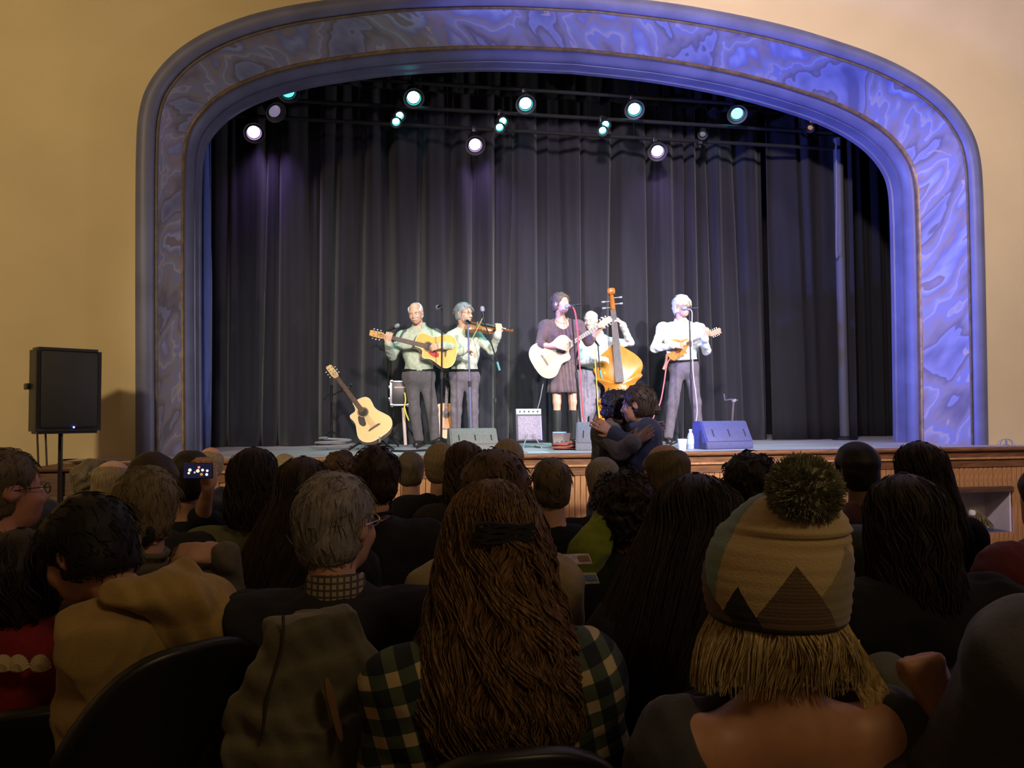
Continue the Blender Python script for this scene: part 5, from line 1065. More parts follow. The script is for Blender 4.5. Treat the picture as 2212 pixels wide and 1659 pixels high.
J, t = hug('woman with dark curly hair in grey jacket hugging the one with a bun', (1337, 884, 5.30), (.90, .38, -.10), (1318, 922, 5.20), (1304, 934, 5.02), (1338, 976, 4.82), (1368, 955, 4.735), (1322, 928, 5.40), (1352, 945, 5.46), (1390, 930, 5.40), 5.22, (np.array((.9, .06, .5)), np.array((-.05, 1, 0)), -1, .12), (np.array((.8, -.3, .2)), np.array((0, -.9, 0)), 1, .3), 'brown', cloth('grey_jacket', (.10, .10, .095)), 21)
hair_cap(t, J['H'], J['R'], 1.0, hairmat('black', (.015, .012, .010)), .022, 21, curl=.6, vox=.008, nstr=150, strand_r=.003)
J, t = hug('woman with a tied bun in navy jacket hugging, her back half to us', (1377, 874, 5.00), (-.80, .56, -.10), (1390, 914, 5.02), (1400, 928, 4.90), (1358, 962, 4.80), (1326, 936, 4.88), (1378, 926, 5.20), (1345, 942, 5.30), (1320, 936, 5.24), 5.02, (np.array((-.8, .1, .5)), np.array((-.1, .9, 0)), -1, .25), (np.array((-.8, -.3, .2)), np.array((0, -.9, 0)), -1, .3), 'warm', cloth('navy_jacket', (.035, .045, .085)), 22)
hm = hairmat('dark_brown', (.045, .028, .018)); hair_cap(t, J['H'], J['R'], 1.0, hm, .016, 22, vox=.008, nstr=200, strand_r=.003)
F = Field(W(1411, 882, 5.02) - .13, W(1411, 882, 5.02) + .13, .007); F.ell(W(1411, 882, 5.02), (.050, .05, .045), k=0); F.cap(W(1398, 876, 5.0), W(1408, 880, 5.02), .03, k=.02); V, Q = F.mesh(); link('bun', fast_mesh('bun', lump(lump(V, .006, 60, 2), .004, 150, 4) - np.array(t.location), Q), hm, t)
bm = BM(); B = np.array(t.location); tube(bm, [W(1402 + 6 * math.cos(a) * .5, 877 + 22 * math.sin(a) * .5, 4.98 + .045 * math.cos(a)) - B for a in np.linspace(0, 2 * math.pi, 15)], .008, 6, cap=False); obj('hair_tie', bm, mat('cream_tie', (.6, .5, .3), .7), t)
# ---------------------------------------------------------------- the audience
def seated(px, toppx, d, s=1.0, yaw=0.0, pitch=0.0, tilt=0.0, byaw=None, ht=0.014, lean=(0, 0), shr=1.0, arms=None, nd=.188):
    """joints of a person sitting at depth d whose crown the photograph shows at (px, toppx); yaw>0 turns right"""
    T = W(px, toppx, d); fz = floor_z(d); yw = math.radians(yaw); by = math.radians(yaw * .35 if byaw is None else byaw)
    f = np.array((math.sin(yw) * math.cos(math.radians(pitch)), math.cos(yw) * math.cos(math.radians(pitch)), math.sin(math.radians(pitch)))); R = head_R(f, math.radians(tilt))
    c = T - np.array((0, 0, (.119 + ht) * s)); F_ = np.array((math.sin(by), math.cos(by), 0)); X = np.array((F_[1], -F_[0], 0))
    N = c + np.array((lean[0], lean[1], -nd * s)) - F_ * .035 * s
    J = dict(H=c, R=R, N=N, fwd=F_); sh = .172 * s * shr
    for k, sg in (('a', -1), ('b', 1)):
        J['S' + k] = N + X * sg * sh - np.array((0, 0, .055 * s)); J['E' + k] = J['S' + k] + X * sg * .06 + F_ * .05 - np.array((0, 0, .27 * s))
        J['W' + k] = J['E' + k] + F_ * .22 - X * sg * .09 - np.array((0, 0, .05))
    P_ = np.array((N[0], N[1], 0)) + F_ * .05; P_[2] = min(fz + .52, N[2] - .38); J['P'] = P_
    for k, sg in (('a', -1), ('b', 1)):
        J['H' + k] = P_ + X * sg * .085 - np.array((0, 0, .015)); J['K' + k] = J['H' + k] + F_ * .40 * s + X * sg * .03; J['K' + k][2] = P_[2] - .01; J['A' + k] = J['K' + k] + F_ * .03; J['A' + k][2] = fz + .085; J['toe' + k] = F_
    for k, sg in (('a', 1), ('b', -1)): J['hand' + k] = (F_ * .9 - X * sg * -.15, np.array((0, 0, -1.0)), -1 if k == 'b' else 1, .45)
    if arms: J.update(arms(J, X, F_))
    J['base'] = np.array((P_[0], P_[1], fz)); J['T'] = T; return J
def cr(z): return None
M_seat = mat('black_vinyl', (.012, .012, .012), .38, bump=.04); M_cleg = mat('chair_steel', (.05, .05, .05), .35, metal=.6)
CH = {}
def chair_parts(parent, back_h=.86, wdt=.46, mb=None):
    mb = mb or M_seat; key = (back_h, wdt, mb.name)
    if key in CH:
        for o in CH[key]:
            c = o.copy(); C.objects.link(c); c.parent = parent
        return
    L_ = []
    def gshell(name, P, th, m):
        me = grid_mesh(name, P); o = link(name, me, m, parent); md = o.modifiers.new('thickness', 'SOLIDIFY'); md.thickness = th; md.offset = 0; b_ = o.modifiers.new('round', 'BEVEL'); b_.width = th * .4; b_.segments = 2; b_.limit_method = 'ANGLE'; L_.append(o)
    nu, nv = 21, 14; P = np.zeros((nu, nv, 3)); hw = wdt / 2
    for i in range(nu):
        x = -1 + 2 * i / (nu - 1)
        for j in range(nv):
            v = j / (nv - 1); top = back_h - .17 * abs(x) ** 3.2 - .02 * x * x; z = .52 + (top - .52) * v; P[i, j] = (x * hw * (.93 + .07 * v), -.20 - .10 * v + .07 * x * x, z)
    gshell('backrest', P, .032, mb)
    P = np.zeros((15, 15, 3))
    for i in range(15):
        for j in range(15):
            x = -1 + i / 7; y = -1 + j / 7; q = math.sqrt(max(0, 1 - .12 * y * y)); P[i, j] = (x * hw * .95 * q, .04 + y * .22 * math.sqrt(1 - .12 * x * x), .435 + .012 * x * x - .01 * max(0, y))
    gshell('seat', P, .04, mb)
    for sx in (-1, 1):
        for y0, y1 in ((.2, .24), (-.14, -.24)):
            bm = BM(); tube(bm, [(sx * (hw - .05), y0, .42), (sx * (hw - .01), y1, .008)], .011, 8); L_.append(obj('leg', bm, M_cleg, parent))
        bm = BM(); tube(bm, [(sx * (hw - .06), -.12, .42), (sx * (hw - .05), -.20, .50), (sx * (hw - .06), -.215, .66)], .011, 8); L_.append(obj('back_support', bm, M_cleg, parent))
    CH[key] = L_
def chair(x, y, yaw, label, back_h=.86, wdt=.46, mb=None, group='audience chairs'):
    t = thing('audience_chair', label, 'chair', (x, y, floor_z(y)), group); t.rotation_euler = (0, 0, -math.radians(yaw)); chair_parts(t, back_h, wdt, mb); return t

HB = hairmat('brown', (.075, .042, .020), (.13, .075, .035)); HD = hairmat('dark', (.028, .018, .013)); HBK = hairmat('black', (.015, .012, .010)); HGR = hairmat('grey', (.22, .20, .15)); HGB = hairmat('grey_brown', (.13, .10, .06)); HSA = hairmat('sandy', (.26, .19, .10)); HBL = hairmat('blond', (.52, .38, .16), (.72, .56, .28)); HCH = hairmat('chestnut', (.085, .042, .018), (.27, .155, .062))
M_jeans = cloth('dark_trousers', (.025, .025, .032))
def vx(d): return float(np.clip(d * .0054, .0100, .0160))
def sit(label, px, top, d, tone, topm, hair=None, chair_label=None, group=None, topname='top', g=.014, legs=True, face=False, hp=None, pk=None, cyaw=None, **k):
    J = seated(px, top, d, **k); s = k.get('s', 1.0)
    t = person(label, J, tone, topm, topname, M_jeans if legs else None, M_shoe if legs else None, vx(d), s, g=g, face=face, seed=int(px) % 97, group=group, **(pk or {}))
    if hair: hair_cap(t, J['H'], J['R'], s, hair, vox=max(.006, d * .0022), seed=int(px) % 89, **(hp or {}))
    if chair_label:
        by = k.get('byaw', None); by = k.get('yaw', 0) * .35 if by is None else by; chair(J['P'][0], J['P'][1] , by if cyaw is None else cyaw, chair_label)
    return t, J
def longhair(t, J, m, prof, n, seed, yaw=0.0, **k):
    return hair_long(t, J['T'], math.radians(yaw), m, prof, n, seed, **k)

# --- nearest row
# woman in the knitted bobble hat
def _a1(J, X, F_): return {}
J = seated(1662, 1090, 1.24, 1.0, yaw=2, tilt=-2, ht=.018, shr=1.08)
t = person('woman in a cream knit hat with a big dark pompom and blond hair, nearest right', J, 'warm', cloth('charcoal_top', (.045, .048, .052)), 'top', M_jeans, M_shoe, .0100, 1.0, 1.05, 1.0, g=.012, seed=31, neck_hole=(.20, .19, -.10), hem=.05)
# hat: lathe-like grid around the crown with the knitted mountains as colour
hb = np.array(t.location); ctr = J['H'] + np.array((0, -.012, 0)); nu, nv = 96, 56; P = np.zeros((nu, nv, 3)); UVh = np.zeros((nu, nv, 2))
HP = np.array([(-.052, .108), (-.045, .113), (-.02, .118), (.02, .121), (.06, .117), (.095, .106), (.125, .088), (.148, .064), (.160, .040), (.166, .018), (.168, .001)])
for i in range(nu):
    a = 2 * math.pi * i / nu
    for j in range(nv):
        q = j / (nv - 1) * (len(HP) - 1); z = np.interp(q, range(len(HP)), HP[:, 0]); r_ = np.interp(q, range(len(HP)), HP[:, 1]); r_ += .0012 * math.sin(j * 2.2) + .0016 * math.sin(a * 3 + z * 30) + .004 * math.sin(a * 2 + 1) * (z > .08)
        sk = .030 * max(0, z) / .17
        P[i, j] = (r_ * math.sin(a) + sk, -r_ * 1.06 * math.cos(a) - .012 * (z > .1) + .0 * sk, z - .012 * math.sin(a) * 0); UVh[i, j] = ((a + math.pi) % (2 * math.pi) / (2 * math.pi), z)
tl = Matrix.Rotation(math.radians(2), 3, 'Y')
me = grid_mesh('knit_hat', P.reshape(-1, 3).reshape(nu, nv, 3), closed_u=True, uv=None)
l = me.attributes.new('hatpos', 'FLOAT_VECTOR', 'POINT'); l.data.foreach_set('vector', np.stack([np.arctan2(P[..., 0], -P[..., 1]) , P[..., 2], np.zeros((nu, nv))], -1).astype(np.float32).ravel())
M_hat = bpy.data.materials.new('knit_mountain_pattern'); N, L, Pn = nodes(M_hat)
at_ = N.new('ShaderNodeAttribute'); at_.attribute_name = 'hatpos'; sx = N.new('ShaderNodeSeparateXYZ'); L.new(at_.outputs['Vector'], sx.inputs[0])
def mth(op, a, b=None):
    m = N.new('ShaderNodeMath'); m.operation = op
    for i, v in enumerate((a, b)):
        if v is None: continue
        if isinstance(v, (int, float)): m.inputs[i].default_value = v
        else: L.new(v, m.inputs[i])
    return m.outputs[0]
U, Vv = sx.outputs[0], sx.outputs[1]
def peak(u0, top, slope): return mth('GREATER_THAN', mth('SUBTRACT', top, mth('MULTIPLY', mth('ABSOLUTE', mth('SUBTRACT', U, u0)), slope)), Vv)
def mixc(fac, a, b):
    m = N.new('ShaderNodeMix'); m.data_type = 'RGBA'; L.new(fac, m.inputs[0])
    for i, v in ((6, a), (7, b)):
        if isinstance(v, tuple): m.inputs[i].default_value = (*v, 1)
        else: L.new(v, m.inputs[i])
    return m.outputs[2]
CREAM, BROWN, NAVY, SAGE, OLIVE = (.56, .43, .22), (.17, .115, .065), (.02, .026, .035), (.20, .30, .25), (.30, .26, .15)
wv = N.new('ShaderNodeMath'); wv.operation = 'SINE'; L.new(mth('MULTIPLY', Vv, 1100.0), wv.inputs[0]); stripe = mth('GREATER_THAN', wv.outputs[0], 0.2)
br = mixc(stripe, BROWN, (.12, .08, .05))
col = mixc(mth('LESS_THAN', U, -1.36), CREAM, SAGE)
col = mixc(peak(.62, .085, .135), col, OLIVE)
col = mixc(peak(-.22, .058, .165), col, br)
col = mixc(peak(-.98, .018, .18), col, NAVY)
col = mixc(peak(2.2, .05, .10), col, NAVY); col = mixc(peak(-2.1, .06, .10), col, br)
col = mixc(mth('LESS_THAN', Vv, -.043), col, (.028, .02, .028))
L.new(col, Pn.inputs['Base Color']); Pn.inputs['Roughness'].default_value = .9; Pn.inputs['Sheen Weight'].default_value = .2
tx = N.new('ShaderNodeTexCoord'); vo = N.new('ShaderNodeTexNoise'); vo.inputs['Scale'].default_value = 260; L.new(tx.outputs['Object'], vo.inputs[0]); bp = N.new('ShaderNodeBump'); bp.inputs['Strength'].default_value = .35; bp.inputs['Distance'].default_value = .004; L.new(vo.outputs[0], bp.inputs['Height']); L.new(bp.outputs[0], Pn.inputs['Normal'])
o = link('knit_hat', me, M_hat, t, ctr - hb); o['label'] = 'cream knit hat with brown and navy peaks'
pc = W(1737, 1062, 1.15) - hb; bm = BM(); r_ = np.random.RandomState(3); bmesh.ops.create_icosphere(bm, subdivisions=4, radius=.052, matrix=Matrix.Translation(pc))
for v in bm.verts: v.co += Vector(r_.normal(size=3)) * .0022
for k in range(3600):
    n_ = unit(r_.normal(size=3)); q = pc + n_ * .046; e = pc + n_ * r_.uniform(.057, .063) + r_.normal(size=3) * .0025; tube(bm, [q, e], [.0020, .0009], 3, cap=False)
o = obj('pompom', bm, mat('pompom_yarn', (.30, .31, .21), .95, .35, 60), t); o['label'] = 'fluffy dark grey pompom'
tt = J['H'] + np.array((0, 0, .125)); J['T'] = tt
hair_long(t, tt, 0.0, HBL, [(.10, .060, .07, -.01, 120), (.15, .090, .092, -.012, 118), (.178, .099, .102, -.014, 114), (.194, .114, .108, -.014, 112), (.215, .127, .103, -.016, 110), (.235, .136, .094, -.018, 108), (.262, .146, .086, -.020, 106), (.285, .150, .080, -.022, 104)], 1500, 5, wave=.004, wl=.16, r0=.0019, ns=10, lo_rand=.45)
# swept tuft flicking out on the right shoulder
bm = BM(); r_ = np.random.RandomState(8)
for k in range(300):
    a = W(1830 + r_.uniform(-25, 25), 1400 + r_.uniform(-20, 20), 1.22); b = W(1880 + r_.uniform(-25, 30), 1490 + r_.uniform(-20, 20), 1.19); c_ = W(1915 + r_.uniform(-45, 45), 1530 + r_.uniform(-15, 50), 1.19); e = W(1925 + r_.uniform(-70, 40), 1580 + r_.uniform(-30, 25), 1.21)
    tube(bm, [p - hb for p in smooth_path([a, b, c_, e], 4)], [.0019 * (1 - .7 * max(0, i / 12 - .5)) for i in range(13)], 3, cap=False)
obj('hair_sweep', bm, HBL, t)
chair(J['P'][0], J['P'][1] , 0, 'chair of the woman in the bobble hat, hidden by her')

# girl with long wavy chestnut hair in a plaid shirt
M_plaid = bpy.data.materials.new('plaid_flannel'); N, L, Pn = nodes(M_plaid); tx = N.new('ShaderNodeTexCoord'); mp = N.new('ShaderNodeMapping'); mp.inputs['Rotation'].default_value = (0, .28, 0); L.new(tx.outputs['Object'], mp.inputs[0]); sx = N.new('ShaderNodeSeparateXYZ'); L.new(mp.outputs[0], sx.inputs[0])
def band(o_, f, th, ph=0.0): return mth('GREATER_THAN', mth('SINE', mth('ADD', mth('MULTIPLY', o_, f), ph)), th)
bx, bz = band(sx.outputs[0], 112, .22), band(sx.outputs[2], 112, .22); col = mixc(bx, (.012, .018, .026), (.07, .095, .06)); col = mixc(bz, col, mixc(bx, (.055, .08, .055), (.50, .40, .23)))
L.new(col, Pn.inputs['Base Color']); Pn.inputs['Roughness'].default_value = .9
J = seated(1066, 1030, 1.52, 1.0, ht=.016, shr=1.02)
t = person('girl with long wavy chestnut hair in a green and cream plaid shirt', J, 'fair', M_plaid, 'flannel_shirt', M_jeans, M_shoe, .0100, 1.0, g=.016, seed=33, hem=.06)
longhair(t, J, HCH, [(0, .004, .004, 0, 180), (.008, .032, .036, -.005, 180), (.024, .060, .070, -.008, 170), (.055, .084, .100, -.010, 150), (.10, .098, .115, -.012, 125), (.15, .106, .120, -.014, 112), (.21, .118, .124, -.018, 104), (.27, .134, .130, -.022, 100), (.33, .158, .138, -.024, 96), (.40, .185, .145, -.026, 90), (.46, .175, .148, -.028, 82), (.52, .125, .148, -.03, 74)], 1500, 41, wave=.010, wl=.13, r0=.0026, ns=17, lo_rand=.42)
bm = BM(); B = np.array(t.location); cpos = W(1090, 1150, 1.39) - B
for k in range(9):
    tube(bm, [cpos + np.array((x, -.006 + .9 * x * x, (k - 4) * .0035 + .004 * math.sin(k * 2 + x * 60))) for x in np.linspace(-.055, .055, 9)], .0035, 5)
o = obj('hair_band', bm, mat('black_band', (.01, .01, .012), .7), t); o['label'] = 'dark band tying back the top hair'
chair(J['P'][0], J['P'][1], 0, 'black chair with a long low back under the plaid shirt, bottom centre', wdt=.50, back_h=.885)

# grey haired man with glasses
M_fair = bpy.data.materials.new('patterned_sweater'); N, L, Pn = nodes(M_fair); tx = N.new('ShaderNodeTexCoord'); sx = N.new('ShaderNodeSeparateXYZ'); L.new(tx.outputs['Object'], sx.inputs[0]); nz = N.new('ShaderNodeTexNoise'); nz.inputs['Scale'].default_value = 75; L.new(tx.outputs['Object'], nz.inputs[0])
inband = mth('MULTIPLY', mth('GREATER_THAN', sx.outputs[2], .735), mth('LESS_THAN', sx.outputs[2], .90)); spk = mth('MULTIPLY', inband, mth('GREATER_THAN', nz.outputs[0], .54)); L.new(mixc(spk, (.018, .018, .024), (.22, .19, .14)), Pn.inputs['Base Color']); Pn.inputs['Roughness'].default_value = .95
t, J = sit('grey-haired man with glasses and dark patterned sweater, behind the draped jacket', 730, 1019, 1.92, 'fair', M_fair, HGR, None, topname='sweater', yaw=32, byaw=5, ht=.010, nd=.160, shr=1.1, face=True, hp=dict(nstr=500, strand_r=.0016, th=.009), pk=dict(fold_amp=.008))
glasses(t, J['H'], J['R'], 1.0, mat('silver_frame', (.6, .6, .6), .3, metal=.8))
M_chk = bpy.data.materials.new('checked_collar'); N, L, Pn = nodes(M_chk); tx = N.new('ShaderNodeTexCoord'); sx = N.new('ShaderNodeSeparateXYZ'); L.new(tx.outputs['Object'], sx.inputs[0]); L.new(mixc(mth('MAXIMUM', band(sx.outputs[0], 420, .5), band(sx.outputs[2], 420, .5)), (.38, .32, .22), (.07, .06, .05)), Pn.inputs['Base Color'])
bm = BM(); B = np.array(t.location); lathe(bm, [(.070, -.03), (.073, .0), (.068, .036), (.062, .038), (.060, .0)], J['N'] - B + np.array((0, .004, .010)), (0, .15, 1), 28); o = obj('shirt_collar', bm, M_chk, t)
ch = chair(J['P'][0] - .06, J['P'][1] - .0, 4, 'chair with an olive jacket draped over its back', wdt=.44)
# olive jacket draped over that chair's back
M_olive = cloth('olive_jacket', (.13, .12, .07), .7, .2, 12); cb = np.array(ch.location); 
t = thing('draped_jacket', 'olive-grey jacket draped over the chair back behind the grey-haired man', 'jacket', (cb[0] - .03, cb[1] - .30, cb[2] + .30))
F = Field(np.array((-.36, -.24, -.36)), np.array((.36, .26, .75)), .010)
q = lambda px, py, y: W(px, py, y) - np.array(t.location)
yj = cb[1] - .31
F.cap(q(642, 1300, yj), q(720, 1335, yj), .035, .045, k=.03); F.cap(q(640, 1310, yj), q(590, 1480, yj - .02), .050, .062, k=.05); F.cap(q(590, 1480, yj - .02), q(556, 1640, yj), .062, .06, k=.03)
F.cap(q(690, 1350, yj), q(660, 1520, yj - .03), .075, .09, k=.05); F.cap(q(660, 1520, yj - .03), q(650, 1680, yj - .02), .09, .10, k=.05); F.cap(q(735, 1380, yj), q(745, 1640, yj), .06, .07, k=.05); F.cap(q(655, 1300, yj), q(665, 1330, yj + .1), .04, k=.04)
V, Q = F.mesh(); V[:, 1] *= .62; V = lump(lump(lump(V, .020, 16, 4), .011, 38, 6), .003, 90, 8); link('jacket_body', fast_mesh('jacket_body', V, Q), M_olive, t)
bm = BM(); tube(bm, smooth_path([q(705, 1465, yj - .085), q(720, 1530, yj - .09), q(738, 1600, yj - .09)], 6), [.004, .008, .011, .013, .013, .013, .012, .012, .011, .011, .010, .008, .004], 6, flat=.5); obj('lining_edge', bm, mat('tan_lining', (.17, .085, .03), .8), t)
bm = BM(); tube(bm, smooth_path([q(612, 1330, yj - .075), q(610, 1400, yj - .08), q(580, 1500, yj - .075), q(566, 1600, yj - .06)], 6), .0032, 5); obj('seam', bm, mat('olive_seam', (.05, .045, .03), .8), t)

# boy in the yellow hoodie, looking down to the left
M_hood = cloth('mustard_hoodie', (.40, .27, .085), .9, .12, 14)
def _boy(J, X, F_):
    o = {}
    for k in 'ab': o['E' + k] = J['S' + k] + np.array((.03, .03, -.25)); o['W' + k] = o['E' + k] + np.array((.0, .22, -.05)); o['hand' + k] = (np.array((0, .95, -.1)), np.array((0, 0, -1.0)), 1 if k == 'b' else -1, .45)
    return o
J = seated(186, 1086, 1.95, .90, yaw=-64, pitch=-22, byaw=-48, ht=.012, lean=(.125, -.02), nd=.125, shr=.80, arms=_boy)
t = person('boy with black hair in a mustard hoodie, head bent to the left', J, 'warm', M_hood, 'hoodie', M_jeans, M_shoe, .0100, .90, .80, .95, g=.024, seed=35, face=True, fold_amp=.012)
hair_cap(t, J['H'], J['R'], .98, HBK, .016, 35, vox=.006, nstr=450, strand_r=.0018, strand_l=.026, front=.8, nape=-.05)
B = np.array(t.location); F = Field(J['N'] - .30, J['N'] + .30, .009); nn = J['N']; X = unit(J['Sb'] - J['Sa']); Fd = J['fwd']
F.cap(nn - X * .10 - Fd * .05 + np.array((0, 0, .05)), nn + X * .02 - Fd * .11 + np.array((0, 0, .015)), .035, .05, k=.03); F.cap(nn + X * .02 - Fd * .11 + np.array((0, 0, .015)), nn + X * .13 - Fd * .06 + np.array((0, 0, -.01)), .055, .045, k=.04); F.cap(nn + X * .13 - Fd * .06 + np.array((0, 0, -.01)), nn + X * .10 + Fd * .04 + np.array((0, 0, .05)), .045, .03, k=.04); F.ell(nn + X * .05 - Fd * .10 + np.array((0, 0, -.05)), (.11, .055, .06), k=.05); F.cap(nn + X * .08 - Fd * .03 + np.array((0, 0, .06)), nn - X * .03 - Fd * .07 + np.array((0, 0, .055)), .03, k=.03)
V, Q = F.mesh(); V = fold(V, .010, 7); o = link('hood', fast_mesh('hood', V - B, Q), M_hood, t)
chx, chy = W(402, 1500, 1.75)[0] - .155, 1.95
chair(chx, chy, -38, 'glossy black round-backed chair right of the mustard hoodie', back_h=.965, wdt=.50)
# woman in the red embroidered sweater at the left edge
M_redw = cloth('red_sweater', (.22, .010, .012))
t, J = sit('woman in a red sweater with cream embroidery, left edge of the near row', 46, 1138, 2.10, 'warm', M_redw, None, None, topname='sweater', yaw=-12, s=.98, ht=.014, lean=(-.02, 0), nd=.115, shr=1.1, arms=None)
longhair(t, J, HD, [(0, .004, .004, 0, 180), (.008, .032, .034, -.005, 180), (.022, .058, .066, -.008, 172), (.05, .080, .096, -.010, 150), (.09, .090, .11, -.012, 124), (.14, .092, .11, -.014, 112), (.19, .085, .10, -.012, 104), (.23, .07, .09, -.01, 100)], 300, 43, yaw=-12, wave=.006)
bm = BM(); r_ = np.random.RandomState(4); B = np.array(t.location)
for px0 in (8, 40, 88):
    for k in range(12):
        a = math.radians(-75 + 150 * k / 11); p0 = W(px0, 1450, 1.925); p1 = W(px0 + 24 * math.sin(a), 1448 - 34 * math.cos(a), 1.93); tube(bm, [p0 - B, (p0 + p1) / 2 - B + np.array((0, -.006, 0)), p1 - B], [.003, .005, .004], 5)
o = obj('embroidery', bm, mat('cream_yarn', (.55, .45, .24), .9), t); o['label'] = 'cream leaf embroidery on the back'; o['kind'] = 'stuff'
chair(W(60, 1500, 1.9)[0], 2.12, -8, 'dark chair behind the red sweater in the bottom left corner', wdt=.46, back_h=.815)
# person at the right edge: only a grey-blue shoulder and a raised fist show
def arms_r(J, X, F_): return {'Ea': W(2065, 1690, 1.12), 'Wa': W(2020, 1530, 1.16), 'handa': (np.array((-.22, .08, 1.0)), np.array((.2, .95, .1)), 1, 1.7), 'hs': .86}
J = seated(2440, 1130, 1.0, 1.0, ht=.014, shr=1.0, arms=arms_r); dz = W(2190, 1400, 1.0)[2] - J['Sa'][2]; J['Sa'] = W(2262, 1430, 1.0); J['Sa'][1] = 1.02
t = person('person in a grey-blue sweater with a raised fist, cut off by the right edge', J, 'warm', cloth('grey_blue_sweater', (.075, .08, .095)), 'sweater', M_jeans, M_shoe, .0080, 1.0, g=.030, sleeve=.60, seed=37)
hair_cap(t, J['H'], J['R'], 1.0, HD, .014, 37); chair(J['P'][0], J['P'][1], 0, 'chair just beyond the right edge under the grey-blue sweater')

# long dark hair, centre right
t, J = sit('woman with very long dark straight hair between the plaid girl and the bobble hat', 1502, 1020, 1.82, 'warm', cloth('black_top', (.018, .018, .02)), None, 'chair of the woman with very long dark hair', yaw=8, tilt=6, ht=.016, lean=(-.035, 0))
longhair(t, J, hairmat('espresso', (.020, .012, .010), (.034, .020, .016)), [(0, .004, .004, 0, 180), (.008, .038, .038, -.005, 180), (.024, .070, .074, -.008, 172), (.055, .100, .104, -.010, 150), (.10, .118, .118, -.012, 124), (.16, .130, .124, -.014, 112), (.22, .142, .128, -.018, 104), (.30, .158, .134, -.022, 96), (.38, .165, .138, -.024, 90), (.46, .15, .138, -.026, 84), (.53, .10, .13, -.028, 76)], 800, 45, wave=.003, wl=.3, drift=-.42)
# big black jacket on the right
t, J = sit('woman with straight brown hair in a big black jacket, right of the bobble hat', 1952, 1020, 1.85, 'warm', cloth('black_jacket', (.012, .013, .011)), None, 'chair under the big black jacket', ht=.016, shr=1.25, g=.05, pk=dict(bw=1.2, bd=1.15))
longhair(t, J, HD, [(0, .004, .004, 0, 180), (.008, .036, .036, -.005, 180), (.024, .066, .070, -.008, 172), (.055, .088, .10, -.010, 150), (.10, .098, .114, -.012, 126), (.16, .104, .12, -.014, 112), (.24, .110, .125, -.018, 104), (.32, .12, .13, -.02, 96), (.40, .10, .13, -.02, 90)], 320, 47, wave=.004)
t, J = sit('child in a dark green hat left of the big black jacket', 1850, 1133, 2.35, 'tan', cloth('dark_green_coat', (.018, .024, .02)), hairmat('dark_green_knit', (.022, .030, .024)), 'chair of the child in the dark green hat', s=.86, ht=.018, shr=.8, hp=dict(front=.9, nape=-.095, th=.018, pname='knit_hat'))
t, J = sit('woman in a maroon coat cut off by the right edge', 2262, 1000, 2.36, 'fair', cloth('maroon_coat', (.10, .012, .022)), HD, 'chair under the maroon coat', ht=.016, g=.05, shr=1.15, topname='coat', pk=dict(bw=1.15, collar=(.07, .075)))
# grey head at the left edge looking right
t, J = sit('grey-haired man in a cream collar at the left edge, looking right', 14, 967, 2.55, 'ruddy', cloth('cream_shirt', (.40, .36, .24)), HGB, 'chair of the grey-haired man at the left edge', yaw=48, byaw=8, ht=.010, face=True, hp=dict(nstr=250, strand_r=.002, th=.009), pk=dict(collar=(.03, .068)))
glasses(t, J['H'], J['R'], 1.0, M_bmet)
# woman with tied grey-blond hair, hand on her own shoulder
def arms_b(J, X, F_): return {'Eb': W(497, 1300, 2.54), 'Wb': W(484, 1200, 2.42), 'handb': (np.array((-1, -.1, .15)), np.array((0, .7, -.8)), 1, .4)}
t, J = sit('woman with tied grey-blond hair in a taupe sweater, one hand on her shoulder', 322, 1006, 2.5, 'fair', cloth('taupe_sweater', (.135, .115, .085)), hairmat('grey_blond', (.20, .16, .085)), 'chair of the woman with tied grey-blond hair', topname='sweater', ht=.012, arms=arms_b, shr=1.1, hp=dict(nstr=500, strand_r=.0016, nape=-.09), pk=dict(collar=(.035, .062)))
bm = BM(); B = np.array(t.location); p = J['H'] + np.array((0, -.105, -.06)) - B; tube(bm, [p + np.array((.035 * math.cos(a), .006, .030 * math.sin(a))) for a in np.linspace(0, 2 * math.pi, 15)], .014, 8, cap=False); obj('scrunchie', bm, mat('black_band', (.01, .01, .012), .7), t)
bm = BM(); r_ = np.random.RandomState(2)
for k in range(60):
    e = p + np.array((r_.uniform(-.03, .03), r_.uniform(-.03, .0), r_.uniform(-.09, -.05))); tube(bm, [p + np.array((r_.uniform(-.015, .015), 0, 0)), (p + e) / 2 + np.array((0, -.02, 0)), e], [.003, .004, .001], 4)
obj('ponytail', bm, hairmat('grey_blond', (.20, .16, .085)), t)
t, J = sit('small child with dark hair between the cream collar and the mustard hoodie', 86, 1073, 3.0, 'fair', cloth('slate_top', (.05, .055, .065)), hairmat('ash_black', (.035, .038, .042)), 'chair of the small dark-haired child on the left', s=.9, shr=.85, ht=.012)
STR = [(0, .004, .004, 0, 180), (.008, .034, .036, -.005, 180), (.022, .060, .068, -.008, 172), (.05, .082, .098, -.010, 150), (.09, .090, .11, -.012, 126), (.15, .092, .115, -.014, 110), (.22, .100, .12, -.018, 102), (.30, .110, .125, -.02, 95), (.38, .12, .13, -.02, 90), (.45, .11, .13, -.02, 84)]
t, J = sit('woman with long straight dark brown hair left of the grey-haired man with glasses', 655, 984, 2.62, 'fair', cloth('black_coat', (.016, .016, .018)), None, 'chair of the woman with long straight hair', ht=.014)
longhair(t, J, hairmat('dark_brown', (.045, .028, .018)), STR, 300, 51, wave=.003, wl=.3, drift=-.38)
t, J = sit('woman with long dark hair in a khaki top behind the raised phone arm', 548, 964, 3.12, 'fair', cloth('khaki_top', (.15, .14, .06)), None, 'chair of the woman in the khaki top', ht=.014)
longhair(t, J, HD, STR[:7] + [(.27, .10, .122, -.018, 98), (.31, .07, .12, -.02, 94)], 260, 53, wave=.005)
